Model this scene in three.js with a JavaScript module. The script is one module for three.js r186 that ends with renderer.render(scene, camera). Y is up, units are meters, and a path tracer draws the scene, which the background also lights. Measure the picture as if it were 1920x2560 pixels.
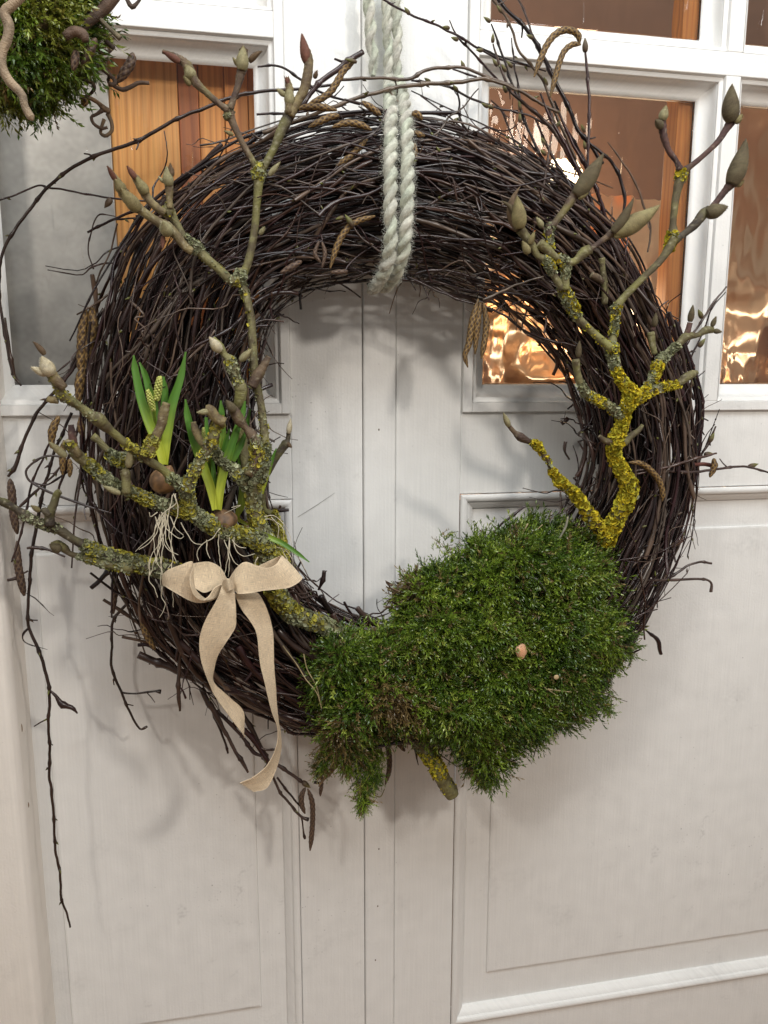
import * as THREE from 'three';
import { RoundedBoxGeometry } from 'three/addons/geometries/RoundedBoxGeometry.js';
import { ImprovedNoise } from 'three/addons/math/ImprovedNoise.js';
import { mergeGeometries } from 'three/addons/utils/BufferGeometryUtils.js';
import { RectAreaLightUniformsLib } from 'three/addons/lights/RectAreaLightUniformsLib.js';

// ---------------------------------------------------------------- camera, light, exposure
const scene = new THREE.Scene();
const renderer = new THREE.WebGLRenderer({ antialias: true });
renderer.setSize(768, 1024);
renderer.toneMapping = THREE.LinearToneMapping;
renderer.toneMappingExposure = 1.0;
renderer.shadowMap.enabled = true;
RectAreaLightUniformsLib.init();

const camera = new THREE.PerspectiveCamera(67.3, 0.75, 0.02, 30);
const EYE = new THREE.Vector3(0, 0, 1);
const FWD = new THREE.Vector3(0.18801649, -0.17270417, -0.96686249).normalize();
const CUP = new THREE.Vector3(0.03226492, 0.98497349, -0.16966496).normalize();
const CRT = new THREE.Vector3().crossVectors(FWD, CUP).normalize();
camera.position.copy(EYE);
camera.up.copy(CUP);
camera.lookAt(EYE.clone().add(FWD));

// even grey background, stands in for light from the unseen shop
scene.background = new THREE.Color().setRGB(0.305, 0.30, 0.29);

// unseen ceiling lamp and warm globes, out of view, lighting doors and wreath
function addLight(l) { l.castShadow = true; scene.add(l); return l; }
const CEIL = { x: 0.25, y: 1.5, z: 1.15, w: 1.5, h: 0.7 };
const panelLight = new THREE.RectAreaLight(new THREE.Color().setRGB(0.91, 0.96, 1.0), 8.2, CEIL.w, CEIL.h);
panelLight.position.set(CEIL.x, CEIL.y, CEIL.z);
panelLight.lookAt(CEIL.x, 0.0, 0.35);
addLight(panelLight);
const GLOBE = new THREE.Vector3(1.05, 0.86, 1.75);
const globeLight = new THREE.PointLight(new THREE.Color().setRGB(1.0, 0.92, 0.83), 4.0, 0, 2);
globeLight.position.copy(GLOBE);
globeLight.shadow.radius = 4;
addLight(globeLight);
const GLOBE2 = new THREE.Vector3(-0.85, 0.95, 1.5);
const globeLight2 = new THREE.PointLight(new THREE.Color().setRGB(1.0, 0.93, 0.85), 2.2, 0, 2);
globeLight2.position.copy(GLOBE2);
globeLight2.shadow.radius = 4;
addLight(globeLight2);

// ---------------------------------------------------------------- helpers
const noise = new ImprovedNoise();
const N3 = (x, y, z) => noise.noise(x, y, z);
const fbm = (x, y, z) => N3(x, y, z) * 0.55 + N3(x * 2.1 + 7, y * 2.1, z * 2.1) * 0.3 + N3(x * 4.3, y * 4.3 + 3, z * 4.3) * 0.15;
function rng(seed) { let a = seed >>> 0; return () => { a |= 0; a = a + 0x6D2B79F5 | 0; let t = Math.imul(a ^ a >>> 15, 1 | a); t = t + Math.imul(t ^ t >>> 7, 61 | t) ^ t; return ((t ^ t >>> 14) >>> 0) / 4294967296; }; }
const R = rng(20240);
const rr = (a, b, f = R) => a + (b - a) * f();
const lerp = (a, b, t) => a + (b - a) * t;
const clamp = (x, a, b) => Math.min(b, Math.max(a, x));
const V = (x, y, z) => new THREE.Vector3(x, y, z);
const F = 1923;
// a point of the photograph (1920 x 2560) at distance z in front of the door
function P(px, py, z = 0) {
  const d = V(0, 0, 0).addScaledVector(CRT, px - 960).addScaledVector(CUP, 1280 - py).addScaledVector(FWD, F);
  return d.multiplyScalar((z - 1) / d.z).add(EYE);
}
const depthOf = (p) => FWD.x * (p.x - EYE.x) + FWD.y * (p.y - EYE.y) + FWD.z * (p.z - EYE.z);
const S = 480 / 1659, S2 = 960 / 1659;
const CROP = { A: [0, 800], B: [400, 800], C: [250, 100], D: [1200, 350], E: [1200, 860], F: [1440, 150], G: [1440, 700], H: [380, 1360], I: [0, 1300], J: [600, 1700], K: [860, 0], L: [1200, 0], M: [0, 0], N: [640, 100], O: [860, 1560],
  z2: [960, 0, 2], z3: [0, 640, 2], z4: [960, 640, 2], z5: [0, 1280, 2], z6: [960, 1280, 2], z7: [0, 1920, 2], z8: [960, 1920, 2] };
function at(c, x, y, z) { const o = CROP[c], s = o[2] ? S2 : S; return P(o[0] + x * s, o[1] + y * s, z); }
// traced line: rows of [x, y, radius in the same pixels, z in metres]
function path(c, rows, z = 0.15, rdef = 10) {
  const o = CROP[c], s = o[2] ? S2 : S;
  return rows.map((q) => {
    const zz = q[3] === undefined ? z : q[3];
    const p = at(c, q[0], q[1], zz);
    return { p, r: (q[2] === undefined ? rdef : q[2]) * s * depthOf(p) / F };
  });
}
function shadow(o) { o.traverse((m) => { if (m.isMesh) { m.castShadow = true; m.receiveShadow = true; } }); return o; }
const used = {};
function numbered(n) { const k = used[n] = (used[n] === undefined ? 0 : used[n] + 1); return k ? n + '_' + String(k).padStart(3, '0') : n; }
function thing(name, label, category, pos, group) {
  const g = new THREE.Group(); g.name = numbered(name); scene.add(g);
  if (pos) g.position.copy(pos);
  g.userData = { label, category }; if (group) g.userData.group = group;
  return g;
}
function part(name, geo, mat, parent, kind, label) {
  const m = new THREE.Mesh(geo, mat); m.name = name; m.castShadow = m.receiveShadow = true;
  if (kind) m.userData.kind = kind; if (label) m.userData.label = label;
  // parts are built in world axes: move them under a parent that stands elsewhere
  if (parent && parent !== scene) { const w = V(0, 0, 0); for (let q = parent; q && q !== scene; q = q.parent) w.add(q.position); m.position.copy(w.negate()); parent.add(m); } else scene.add(m);
  return m;
}
function structure(name, geo, mat) { const m = new THREE.Mesh(geo, mat); m.name = name; m.userData = { kind: 'structure' }; m.castShadow = m.receiveShadow = true; scene.add(m); return m; }

// smooth line through traced points
function sampleLine(ctrl, step) {
  const c3 = ctrl.length > 2 ? new THREE.CatmullRomCurve3(ctrl.map((q) => q.p), false, 'centripetal') : new THREE.LineCurve3(ctrl[0].p, ctrl[1].p);
  const len = c3.getLength(), n = Math.max(2, Math.ceil(len / step));
  const pts = [], rad = [], m = ctrl.length - 1;
  for (let i = 0; i <= n; i++) {
    const t = i / n * m, k = Math.min(m - 1, Math.floor(t)), f = t - k, e = f * f * (3 - 2 * f);
    pts.push(c3.getPoint(i / n)); rad.push(lerp(ctrl[k].r, ctrl[k + 1].r, e));
  }
  return frames(pts, rad);
}
function frames(pts, rad) {
  const n = pts.length, T = [], A = [], B = [], s = [0];
  for (let i = 0; i < n; i++) {
    T.push(V(0, 0, 0).subVectors(pts[Math.min(n - 1, i + 1)], pts[Math.max(0, i - 1)]).normalize());
    if (i) s.push(s[i - 1] + pts[i].distanceTo(pts[i - 1]));
  }
  let a = Math.abs(T[0].y) < 0.8 ? V(0, 1, 0) : V(1, 0, 0);
  for (let i = 0; i < n; i++) {
    a = a.clone().addScaledVector(T[i], -a.dot(T[i])).normalize();
    A.push(a); B.push(V(0, 0, 0).crossVectors(T[i], a));
  }
  return { pts, rad, T, A, B, s, len: s[n - 1] };
}
function makeGeo(pos, idx, col, uv) {
  const g = new THREE.BufferGeometry();
  g.setAttribute('position', new THREE.Float32BufferAttribute(pos, 3));
  if (col) g.setAttribute('color', new THREE.Float32BufferAttribute(col, 3));
  if (uv) g.setAttribute('uv', new THREE.Float32BufferAttribute(uv, 2));
  g.setIndex(idx); g.computeVertexNormals();
  return g;
}
// tube round a sampled line; shape(s, phi, i) scales the radius, color(p, s, phi, i) paints a vertex
function tube(L, sides, color, shape, cap = true) {
  const pos = [], col = [], idx = [], uv = [], n = L.pts.length, p = V(0, 0, 0);
  for (let i = 0; i < n; i++) for (let k = 0; k < sides; k++) {
    const f = k / sides * Math.PI * 2, r = L.rad[i] * (shape ? shape(L.s[i], f, i) : 1), c = Math.cos(f) * r, d = Math.sin(f) * r;
    p.copy(L.pts[i]).addScaledVector(L.A[i], c).addScaledVector(L.B[i], d);
    pos.push(p.x, p.y, p.z); col.push(...color(p, L.s[i], f, i)); uv.push(Math.abs(2 * k / sides - 1), L.s[i] / 0.03);
  }
  for (let i = 0; i < n - 1; i++) for (let k = 0; k < sides; k++) {
    const a = i * sides + k, b = i * sides + (k + 1) % sides, c = a + sides, d = b + sides;
    idx.push(a, b, d, a, d, c);
  }
  if (cap) for (const e of [0, n - 1]) {
    const o = pos.length / 3, q = L.pts[e]; pos.push(q.x, q.y, q.z); col.push(...color(q, L.s[e], 0, e, true)); uv.push(0, L.s[e] / 0.03);
    for (let k = 0; k < sides; k++) { const a = e * sides + k, b = e * sides + (k + 1) % sides; e ? idx.push(a, b, o) : idx.push(b, a, o); }
  }
  return makeGeo(pos, idx, col, uv);
}
const mixc = (a, b, t) => [lerp(a[0], b[0], t), lerp(a[1], b[1], t), lerp(a[2], b[2], t)];
const mulc = (a, k) => [a[0] * k, a[1] * k, a[2] * k];
const vcol = (o) => new THREE.MeshStandardMaterial(Object.assign({ vertexColors: true }, o));
function dataTex(w, h, fn, srgb, rx = 1, ry = 1) {
  const d = new Uint8Array(w * h * 4);
  for (let y = 0; y < h; y++) for (let x = 0; x < w; x++) { const c = fn(x / w, y / h, x, y), o = (y * w + x) * 4; for (let k = 0; k < 3; k++) d[o + k] = clamp(c[k] * 255, 0, 255); d[o + 3] = 255; }
  const t = new THREE.DataTexture(d, w, h); t.wrapS = t.wrapT = THREE.RepeatWrapping; t.magFilter = THREE.LinearFilter; t.minFilter = THREE.LinearMipmapLinearFilter; t.generateMipmaps = true;
  if (srgb) t.colorSpace = THREE.SRGBColorSpace; t.repeat.set(rx, ry); t.needsUpdate = true; return t;
}

// ---------------------------------------------------------------- the doors
// periodic noise for the painted wood
const per = (u, v, n, k) => { const a = u * n, b = v * n, f = (x, y) => N3(x, y, k), wx = u, wy = v; return lerp(lerp(f(a, b), f(a - n, b), wx), lerp(f(a, b - n), f(a - n, b - n), wx), wy); };
const paintBump = dataTex(1024, 1024, (u, v) => { const g = 0.5 + 0.20 * per(u, v, 110, 1) + 0.16 * per(u, v, 44, 2) + 0.2 * N3(u * 160, v * 9, 4) * 0.5; return [g, g, g]; });
const smudge = dataTex(1024, 1024, (u, v) => {
  const k = 0.5 + 0.5 * per(u, v, 5, 9) + 0.35 * per(u, v, 13, 5), st = clamp((k - 0.62) * 2.4, 0, 1) * clamp(0.5 + 0.9 * per(u, v, 60, 3) + 0.9 * per(u, v, 130, 8), 0, 1);
  const sp = clamp((per(u, v, 190, 6) - 0.48) * 5, 0, 1) * clamp(0.15 + per(u, v, 7, 3) * 2, 0, 1);
  const rub = clamp((per(u, v, 26, 12) - 0.38) * 5, 0, 1) * clamp(per(u, v, 150, 2) * 2 + 0.3, 0, 1), brush = N3(u * 300, v * 7, 2);
  const g = 1 - 0.13 * st - 0.40 * sp - 0.07 * rub + 0.025 * per(u, v, 30, 7) + 0.018 * brush;
  return [0.905 * g, 0.905 * g, 0.895 * g];
}, true);
paintBump.repeat.set(3.1, 3.1); smudge.repeat.set(1.37, 1.37);
const paint = new THREE.MeshStandardMaterial({ map: smudge, bumpMap: paintBump, bumpScale: 0.0006, roughness: 0.48 });
const warmLitJambPaint = new THREE.MeshStandardMaterial({ map: smudge, bumpMap: paintBump, bumpScale: 0.0006, roughness: 0.5, color: new THREE.Color().setRGB(1, 0.95, 0.9) });  // pinkish tint puts the warm light on the jamb into its colour
function xyUV(g) { const p = g.attributes.position, u = new Float32Array(p.count * 2), n = g.attributes.normal; for (let i = 0; i < p.count; i++) { const nx = Math.abs(n.getX(i)), ny = Math.abs(n.getY(i)); u[2 * i] = p.getX(i) + (nx > 0.7 ? p.getZ(i) : 0); u[2 * i + 1] = p.getY(i) + (ny > 0.7 ? p.getZ(i) : 0); } g.setAttribute('uv', new THREE.BufferAttribute(u, 2)); return g; }
function slab(x0, x1, y0, y1, z0, z1, rad = 0.002) { const g = new RoundedBoxGeometry(x1 - x0, y1 - y0, z1 - z0, 3, rad); g.translate((x0 + x1) / 2, (y0 + y1) / 2, (z0 + z1) / 2); return xyUV(g); }
// one mitred run of moulding; profile rows [inset, z]
function run(x0, x1, y0, y1, side, prof) {
  const pos = [], uv = [], idx = [];
  const corner = (d, e) => ({ top: [[x0 + d, y1 - d], [x1 - d, y1 - d]], bottom: [[x1 - d, y0 + d], [x0 + d, y0 + d]], left: [[x0 + d, y0 + d], [x0 + d, y1 - d]], right: [[x1 - d, y1 - d], [x1 - d, y0 + d]] })[side][e];
  const M = 40;
  prof.forEach(([d, z], i) => { for (let k = 0; k <= M; k++) { const a = corner(d, 0), b = corner(d, 1), t = k / M; const x = lerp(a[0], b[0], t), y = lerp(a[1], b[1], t); const w = 0.00035 * N3(x * 60, y * 60, i * 3.1); pos.push(x, y, z + w); uv.push(x + d, y + z * 1.7); } });
  for (let i = 0; i < prof.length - 1; i++) for (let k = 0; k < M; k++) { const a = i * (M + 1) + k, b = a + 1, c = a + M + 1, e = c + 1; idx.push(a, b, e, a, e, c); }
  const g = makeGeo(pos, idx, null, uv);
  return g;
}
// finer normals inside a profile come from its own rows; creases are doubled rows
function crease(prof) { const o = []; prof.forEach((q, i) => { o.push(q); if (i && i < prof.length - 1 && q[2]) o.push([q[0], q[1]]); }); return o; }
const sashProf = (w) => { const o = [[0, 0.006], [0.0006, 0.0045, 1], [0.0012, 0.0012, 1], [0.0045, 0.0005], [0.0062, -0.0008, 1], [0.0064, -0.0034, 1]]; for (let i = 0; i <= 8; i++) { const a = i / 8 * Math.PI / 2; o.push([0.0072 + (w - 0.009) * (1 - Math.cos(a)), -0.004 - 0.019 * Math.sin(a)]); } o.push([w, -0.0265]); return crease(o); };
const panelProf = crease([[0, 0.0005], [0.001, 0.0035, 1], [0.0035, 0.005], [0.007, 0.0045], [0.0095, 0.0025, 1], [0.0102, -0.0005, 1], [0.0135, -0.0015], [0.017, -0.005], [0.0205, -0.0085, 1], [0.0215, -0.0125]]);
const SB = -0.0463, TOPY = 1.02, BOT = -1.32;      // sash bottom, top and bottom of the leaf
const panes = [];
function leaf(name, label, x0, x1, sx0, sx1, opens, panel) {
  const g = thing(name, label, 'door', V((x0 + x1) / 2, BOT, 0));
  const T = -0.036;
  part('stile', slab(x0, sx0, BOT, TOPY, T, 0), paint, g);
  part('stile', slab(sx1, x1, BOT, TOPY, T, 0), paint, g);
  part('rail', slab(sx0 - 0.0006, sx1 + 0.0006, -0.158, SB + 0.004, T, -0.0006), paint, g);
  part('rail', slab(sx0 - 0.0006, sx1 + 0.0006, BOT, -0.990, T, -0.0006), paint, g);
  part('rail', slab(sx0 - 0.0006, sx1 + 0.0006, 0.86, TOPY, T, -0.0006), paint, g);
  // glazed sash: faces between the openings
  const xs = opens, ys = [[-0.0333, 0.393], [0.4222, 0.86 - 0.013]];
  const bar = (a, b, c, d, n = 'sash_bar') => part(n, slab(a, b, c, d, -0.030, 0.006, 0.0012), paint, g);
  bar(sx0, xs[0][0], SB, 0.86, 'sash_stile'); bar(xs[xs.length - 1][1], sx1, SB, 0.86, 'sash_stile');
  bar(xs[0][0], xs[xs.length - 1][1], SB, ys[0][0], 'sash_rail'); bar(xs[0][0], xs[xs.length - 1][1], ys[1][1], 0.86, 'sash_rail');
  bar(xs[0][0], xs[xs.length - 1][1], ys[0][1], ys[1][0]);
  for (let i = 0; i < xs.length - 1; i++) for (const y of ys) bar(xs[i][1], xs[i + 1][0], y[0], y[1]);
  for (const x of xs) for (const y of ys) {
    for (const s of ['top', 'bottom', 'left', 'right']) part('glazing_moulding', run(x[0], x[1], y[0], y[1], s, sashProf(0.0235)), paint, g);
    panes.push({ g, x0: x[0] + 0.0225, x1: x[1] - 0.0225, y0: y[0] + 0.0225, y1: y[1] - 0.0225 });
  }
  // lower panel with a raised field
  const [px0, px1] = panel, py0 = -0.990, py1 = -0.158;
  for (const s of ['top', 'bottom', 'left', 'right']) part('panel_moulding', run(px0, px1, py0, py1, s, panelProf), paint, g);
  part('panel', slab(px0 + 0.01, px1 - 0.01, py0 + 0.01, py1 - 0.01, -0.03, -0.0122, 0.001), paint, g);
  const fx0 = px0 + 0.059, fx1 = px1 - 0.059, fy0 = py0 + 0.0735, fy1 = py1 - 0.0615, fp = crease([[0, -0.0121], [0.0012, -0.0092, 1], [0.003, -0.0088]]);
  const f = new THREE.BufferGeometry();
  for (const s of ['top', 'bottom', 'left', 'right']) part('panel_field_edge', run(fx0, fx1, fy0, fy1, s, fp), paint, g);
  part('panel_field', slab(fx0 + 0.003, fx1 - 0.003, fy0 + 0.003, fy1 - 0.003, -0.02, -0.0088, 0.0002), paint, g);
  return g;
}
const leftLeaf = leaf('door_leaf', 'white painted door leaf with pine boards behind its panes', -0.36, 0.166, -0.285, 0.0719, [[-0.286, 0.0605]], [-0.31, 0.0719]);
const rightLeaf = leaf('door_leaf', 'white painted door leaf with brown wavy glass panes', 0.21, 1.20, 0.3005, 1.09, [[0.3135, 0.654], [0.676, 1.0]], [0.3005, 1.09]);
{ // the strip that covers the joint, with grooves and nail holes
  const a = part('cover_strip', slab(0.1664, 0.2096, BOT, TOPY, -0.02, 0.0042, 0.0026), paint, leftLeaf);
  const iron = new THREE.MeshStandardMaterial({ color: new THREE.Color().setRGB(0.13, 0.085, 0.06), roughness: 0.6 });
  for (const [c, x, y] of [['z3', 1637, 750], ['z7', 1637, 350], ['z7', 1632, 597], ['z7', 1622, 830]]) {
    const q = at(c, x, y, 0.0042), n = new THREE.SphereGeometry(0.0012, 8, 6); n.scale(0.8, 1.2, 0.35); n.translate(q.x, q.y, q.z); part('nail', n, iron, leftLeaf);
  }
}
{ const a = at('B', 1190, 1702, 0.0006), c = at('B', 1510, 1494, 0.0006); part('hair_thread', tube(frames([a, a.clone().lerp(c, 0.5).add(V(0, -0.0006, 0)), c], [0.0003, 0.0004, 0.0002]), 5, () => [0.35, 0.35, 0.34]), vcol({ roughness: 0.6 }), leftLeaf); }  // thin grey hair-like thread lying on the door
{ // jamb on the left
  const g = thing('door_jamb', 'pale door jamb tinted with warm light, standing beside the left door leaf', 'door frame', V(-0.36, BOT, 0.02));
  part('post', slab(-0.50, -0.2725, BOT, TOPY, -0.05, 0.052, 0.013), warmLitJambPaint, g);
  const bareWood = new THREE.MeshStandardMaterial({ color: new THREE.Color().setRGB(0.22, 0.14, 0.08), roughness: 0.8 });
  for (const [x, y, h] of [[47, 1833, 13], [44, 2030, 9]]) { const q = P(x, y, 0.045), n = new THREE.SphereGeometry(0.001, 8, 6); n.scale(1.3, h * 0.45, 0.8); n.translate(-0.2727, q.y, 0.03); part('bare_chip', n, bareWood, g); }
}

// ---------------------------------------------------------------- panes and what stands behind them
function wavyPane(pn, seed, amp, thick) {
  const nx = 100, ny = 110, pos = [], idx = [], z0 = -0.0262;
  const calm = (y) => { const t = clamp((0.30 - y) / 0.16, 0, 1); return 0.32 + 0.68 * t * t * (3 - 2 * t); }; // drawn glass: flatter in its upper half
  const h = (x, y, k) => amp * (calm(y) * (fbm(x * 9 + seed, y * 5 + k * 9, k) * 0.0022 + Math.max(0, N3(x * 6, y * 5 + seed, 5.5 + k) - 0.02) * 0.0030 * N3(x * 95, y * 34, seed)) + N3(x * 60 + seed, y * 3, k + 2) * 0.00022);
  for (let s = 0; s < 2; s++) for (let j = 0; j <= ny; j++) for (let i = 0; i <= nx; i++) { const x = lerp(pn.x0, pn.x1, i / nx), y = lerp(pn.y0, pn.y1, j / ny); pos.push(x, y, z0 - s * thick + h(x, y, s)); }
  const W = nx + 1, O = W * (ny + 1);
  for (let j = 0; j < ny; j++) for (let i = 0; i < nx; i++) { const a = j * W + i, b = a + 1, c = a + W, d = c + 1; idx.push(a, b, d, a, d, c); if (thick) idx.push(O + a, O + d, O + b, O + a, O + c, O + d); }
  if (thick) { const edge = (a, b) => idx.push(a, O + a, O + b, a, O + b, b); for (let i = 0; i < nx; i++) { edge(i + 1, i); edge(ny * W + i, ny * W + i + 1); } for (let j = 0; j < ny; j++) { edge(j * W, (j + 1) * W); edge((j + 1) * W + nx, j * W + nx); } }
  else { pos.length = O * 3; }
  return makeGeo(pos, idx);
}
const thinGlass = new THREE.MeshPhysicalMaterial({ color: 0xffffff, roughness: 0.02, transmission: 1, thickness: 0, ior: 1.5, side: THREE.DoubleSide });
const thickGlass = new THREE.MeshPhysicalMaterial({ color: new THREE.Color().setRGB(1, 0.985, 0.96), roughness: 0.0, transmission: 1, thickness: 0.003, ior: 1.5 });
panes.forEach((q, i) => part('glass_pane', wavyPane(q, i * 3.7, q.g === leftLeaf ? 0.5 : 1.9, q.g === leftLeaf ? 0 : 0.005), q.g === leftLeaf ? thinGlass : thickGlass, q.g));
{ // long drawn seeds and bubbles in the old glass
  const f = rng(5), sg = new THREE.SphereGeometry(1, 10, 12);
  for (const q of panes) for (let i = 0; i < (q.g === leftLeaf ? 9 : 14); i++) { const g = sg.clone(), L = rr(0.004, 0.022, f) * (f() < 0.3 ? 0.2 : 1); g.scale(rr(0.0004, 0.0009, f), L, 0.0006); g.rotateZ(rr(-0.12, 0.12, f)); g.translate(lerp(q.x0 + 0.02, q.x1 - 0.02, f()), lerp(q.y0 + 0.02, q.y1 - 0.03, f()), -0.0248); part('glass_seed', g, thickGlass, q.g); }
}

const pineTex = dataTex(512, 1024, (u, v) => {
  const w = u * 17 + 2.6 * N3(u * 2.3, v * 0.8, 2) + 0.8 * N3(u * 6, v * 1.5, 7) + 0.12 * N3(u * 14, v * 3, 5), ring = Math.pow(0.5 + 0.5 * Math.sin(w * 6.28), 3), f = N3(u * 220, v * 5, 9), f2 = N3(u * 70, v * 2.4, 3);
  const g = 0.93 - 0.085 * ring + 0.07 * f + 0.09 * f2; return [0.84 * g, 0.60 * g * (1 - 0.06 * ring), 0.32 * g * (1 - 0.16 * ring)];
}, true);
function plank(x0, x1, y0, y1, z0, z1, uOff) { const g = slab(x0, x1, y0, y1, z0, z1, 0.0015), u = g.attributes.uv; for (let i = 0; i < u.count; i++) u.setXY(i, u.getX(i) * 5 + uOff, u.getY(i) * 1.6 + uOff * 3); return g; }
{
  const tones = [[1, 1, 1], [0.52, 0.33, 0.25], [1.05, 0.95, 0.8], [0.92, 0.75, 0.6], [1, 0.9, 0.75]];
  const mats = tones.map((c) => new THREE.MeshStandardMaterial({ map: pineTex, color: new THREE.Color().setRGB(...c), roughness: 0.55 }));
  const g = thing('pine_cupboard', 'honey-coloured pine boards standing behind the glass of the left leaf', 'cupboard', V(-0.02, -0.09, -0.08));
  let k = 0;
  for (const [a, b, m] of [[-0.137, -0.0553, 0], [-0.055, -0.0303, 1], [-0.030, 0.0017, 2], [0.002, 0.0307, 3], [0.031, 0.1, 4]]) part('plank', plank(a, b, -0.09, 0.95, -0.085 - 0.004 * (k % 2), -0.06 - 0.003 * (k % 3), 0.37 * k++), mats[m], g);
  part('gap_backing', plank(-0.36, 0.16, -0.09, 0.95, -0.11, -0.098, 0.8), mats[1], g);  // added backing, keeps background light out of the plank gaps
  const grey = new THREE.MeshStandardMaterial({ roughness: 0.38, metalness: 0.35, map: dataTex(512, 512, (u, v) => { const q = 0.62 + 0.10 * per(u, v, 5, 1) + 0.06 * per(u, v, 17, 2) + 0.05 * per(u, v, 50, 3) - (per(u, v, 70, 8) > 0.55 ? 0.15 : 0); return [q, q * 0.985, q * 0.95]; }, true, 3, 3) });
  const z = thing('zinc_board', 'dull grey zinc board behind the glass beside the pine boards', 'board', V(-0.22, -0.09, -0.06));
  part('sheet', slab(-0.36, -0.1365, -0.09, 0.95, -0.058, -0.052, 0.001), grey, z);
}
{ // back of the right leaf: bare wood seen through the glass
  const m = new THREE.MeshStandardMaterial({ map: pineTex, roughness: 0.6, color: new THREE.Color().setRGB(1, 0.8, 0.55) });
  for (const [a, b] of [[0.609, 0.70], [0.985, 1.03]]) part('back_strip', plank(a, b, -0.04, 0.86, -0.062, -0.0345, a), m, rightLeaf, null, 'bare orange wood on the back of the sash');
}
{ // wall, lamps and foil imitating the brown and gold in the glass
  const brown = new THREE.MeshStandardMaterial({ color: new THREE.Color().setRGB(0.24, 0.125, 0.07), roughness: 0.7, map: dataTex(256, 256, (u, v) => { const q = 0.86 + 0.1 * per(u, v, 6, 4) + 0.05 * per(u, v, 30, 1); return [q, q, q]; }, true) });
  const w = structure('back_wall', slab(0.1, 2.6, -0.9, 1.4, -0.75, -0.72, 0.002), brown);
  const lamp = thing('stand_in_lamp', 'small glowing globe placed behind the brown wavy glass for its bright spot', 'lamp', P(1400, 445, -0.42));  // stands in for the bright spot in the glass
  const bm = new THREE.MeshStandardMaterial({ color: 0xffffff, emissive: new THREE.Color().setRGB(1, 0.75, 0.45), emissiveIntensity: 9 });
  const sp = new THREE.SphereGeometry(0.034, 24, 16); sp.translate(lamp.position.x, lamp.position.y, lamp.position.z); part('bulb', sp, bm, lamp);
  const cp = new THREE.CylinderGeometry(0.010, 0.012, 0.02, 16); cp.translate(lamp.position.x, lamp.position.y + 0.04, lamp.position.z - 0.02); part('holder', cp, new THREE.MeshStandardMaterial({ color: 0x201510, roughness: 0.5 }), lamp);
  const l = new THREE.PointLight(new THREE.Color().setRGB(1, 0.72, 0.45), 0.55, 0, 2); l.position.copy(lamp.position); l.shadow.radius = 1.5; l.castShadow = true; scene.add(l);
  // unseen lower globe, hidden behind the wreath, placed to light the foil
  const low = thing('stand_in_lamp', 'unseen warm globe low behind the brown glass, placed to light the foil', 'lamp', P(1560, 760, -0.13));
  const s2 = new THREE.SphereGeometry(0.018, 24, 16); s2.translate(low.position.x, low.position.y, low.position.z); part('bulb', s2, bm, low);
  const l2 = new THREE.PointLight(new THREE.Color().setRGB(1, 0.70, 0.42), 0.05, 0, 2); l2.position.copy(low.position); l2.shadow.radius = 2; l2.castShadow = true; scene.add(l2);
  // crumpled copper foil, placed to imitate golden swirls in the glass
  const nx = 230, ny = 120, pos = [], idx = [], X0 = 0.2, X1 = 1.5, Y0 = -0.2;
  for (let j = 0; j <= ny; j++) for (let i = 0; i <= nx; i++) {
    const x = lerp(X0, X1, i / nx), top = 0.292 + 0.16 * clamp((x - 0.72) / 0.08, 0, 1) + 0.006 * N3(x * 30, 1, 1), y = lerp(Y0, top, j / ny);
    const rd = (k, s) => 1 - 2 * Math.abs(N3(x * k + s, y * k * 0.8, s)), low = clamp((0.22 - y) / 0.22, 0, 1);
    pos.push(x, y, -0.24 + 0.05 * N3(x * 3, y * 2, 6) + lerp(0.006, 0.05, low) * rd(6, 3) + lerp(0.003, 0.02, low) * rd(17, 8) + 0.006 * low * rd(45, 1));
  }
  for (let j = 0; j < ny; j++) for (let i = 0; i < nx; i++) { const a = j * (nx + 1) + i, c = a + nx + 1; idx.push(a, a + 1, c + 1, a, c + 1, c); }
  const foil = thing('swirl_foil', 'crumpled copper-gold foil sheet imitating golden swirls in the brown wavy glass', 'foil', V(0.8, Y0, -0.24));
  part('sheet', makeGeo(pos, idx), new THREE.MeshStandardMaterial({ color: new THREE.Color().setRGB(0.74, 0.48, 0.28), metalness: 0.9, roughness: 0.3, side: THREE.DoubleSide }), foil);
}
{ // unseen floor below the doors, bounces warm light onto their lower part
  structure('floor', plank(-2.5, 3, -1.38, -1.335, -1.2, 3.2, 0.2), new THREE.MeshStandardMaterial({ map: pineTex, roughness: 0.55, color: new THREE.Color().setRGB(0.50, 0.52, 0.62) }));
}
{ // unseen lamps, placed out of view to light the doors
  const panel = part('unseen_ceiling_lamp', new THREE.BoxGeometry(CEIL.w, CEIL.h, 0.04), new THREE.MeshStandardMaterial({ color: 0xffffff, emissive: new THREE.Color().setRGB(0.93, 0.97, 1), emissiveIntensity: 0.5 }), scene);
  panel.position.copy(panelLight.position); panel.quaternion.copy(panelLight.quaternion); panel.translateZ(0.03); panel.userData = { label: 'unseen flat white ceiling lamp, out of view, lighting the doors from above', category: 'lamp' };
  for (const [q, label] of [[GLOBE, 'unseen warm white globe lamp, out of view, lighting the doors from the right'], [GLOBE2, 'unseen warm white globe lamp, out of view, lighting the doors from the left']]) {
    const gl = part('unseen_globe_lamp', new THREE.SphereGeometry(0.08, 32, 20), new THREE.MeshStandardMaterial({ color: 0xffffff, emissive: new THREE.Color().setRGB(1, 0.87, 0.71), emissiveIntensity: 12 }), scene);
    gl.name = numbered('unseen_globe_lamp'); gl.position.copy(q); gl.userData = { label, category: 'lamp' };
  }
}
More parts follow.
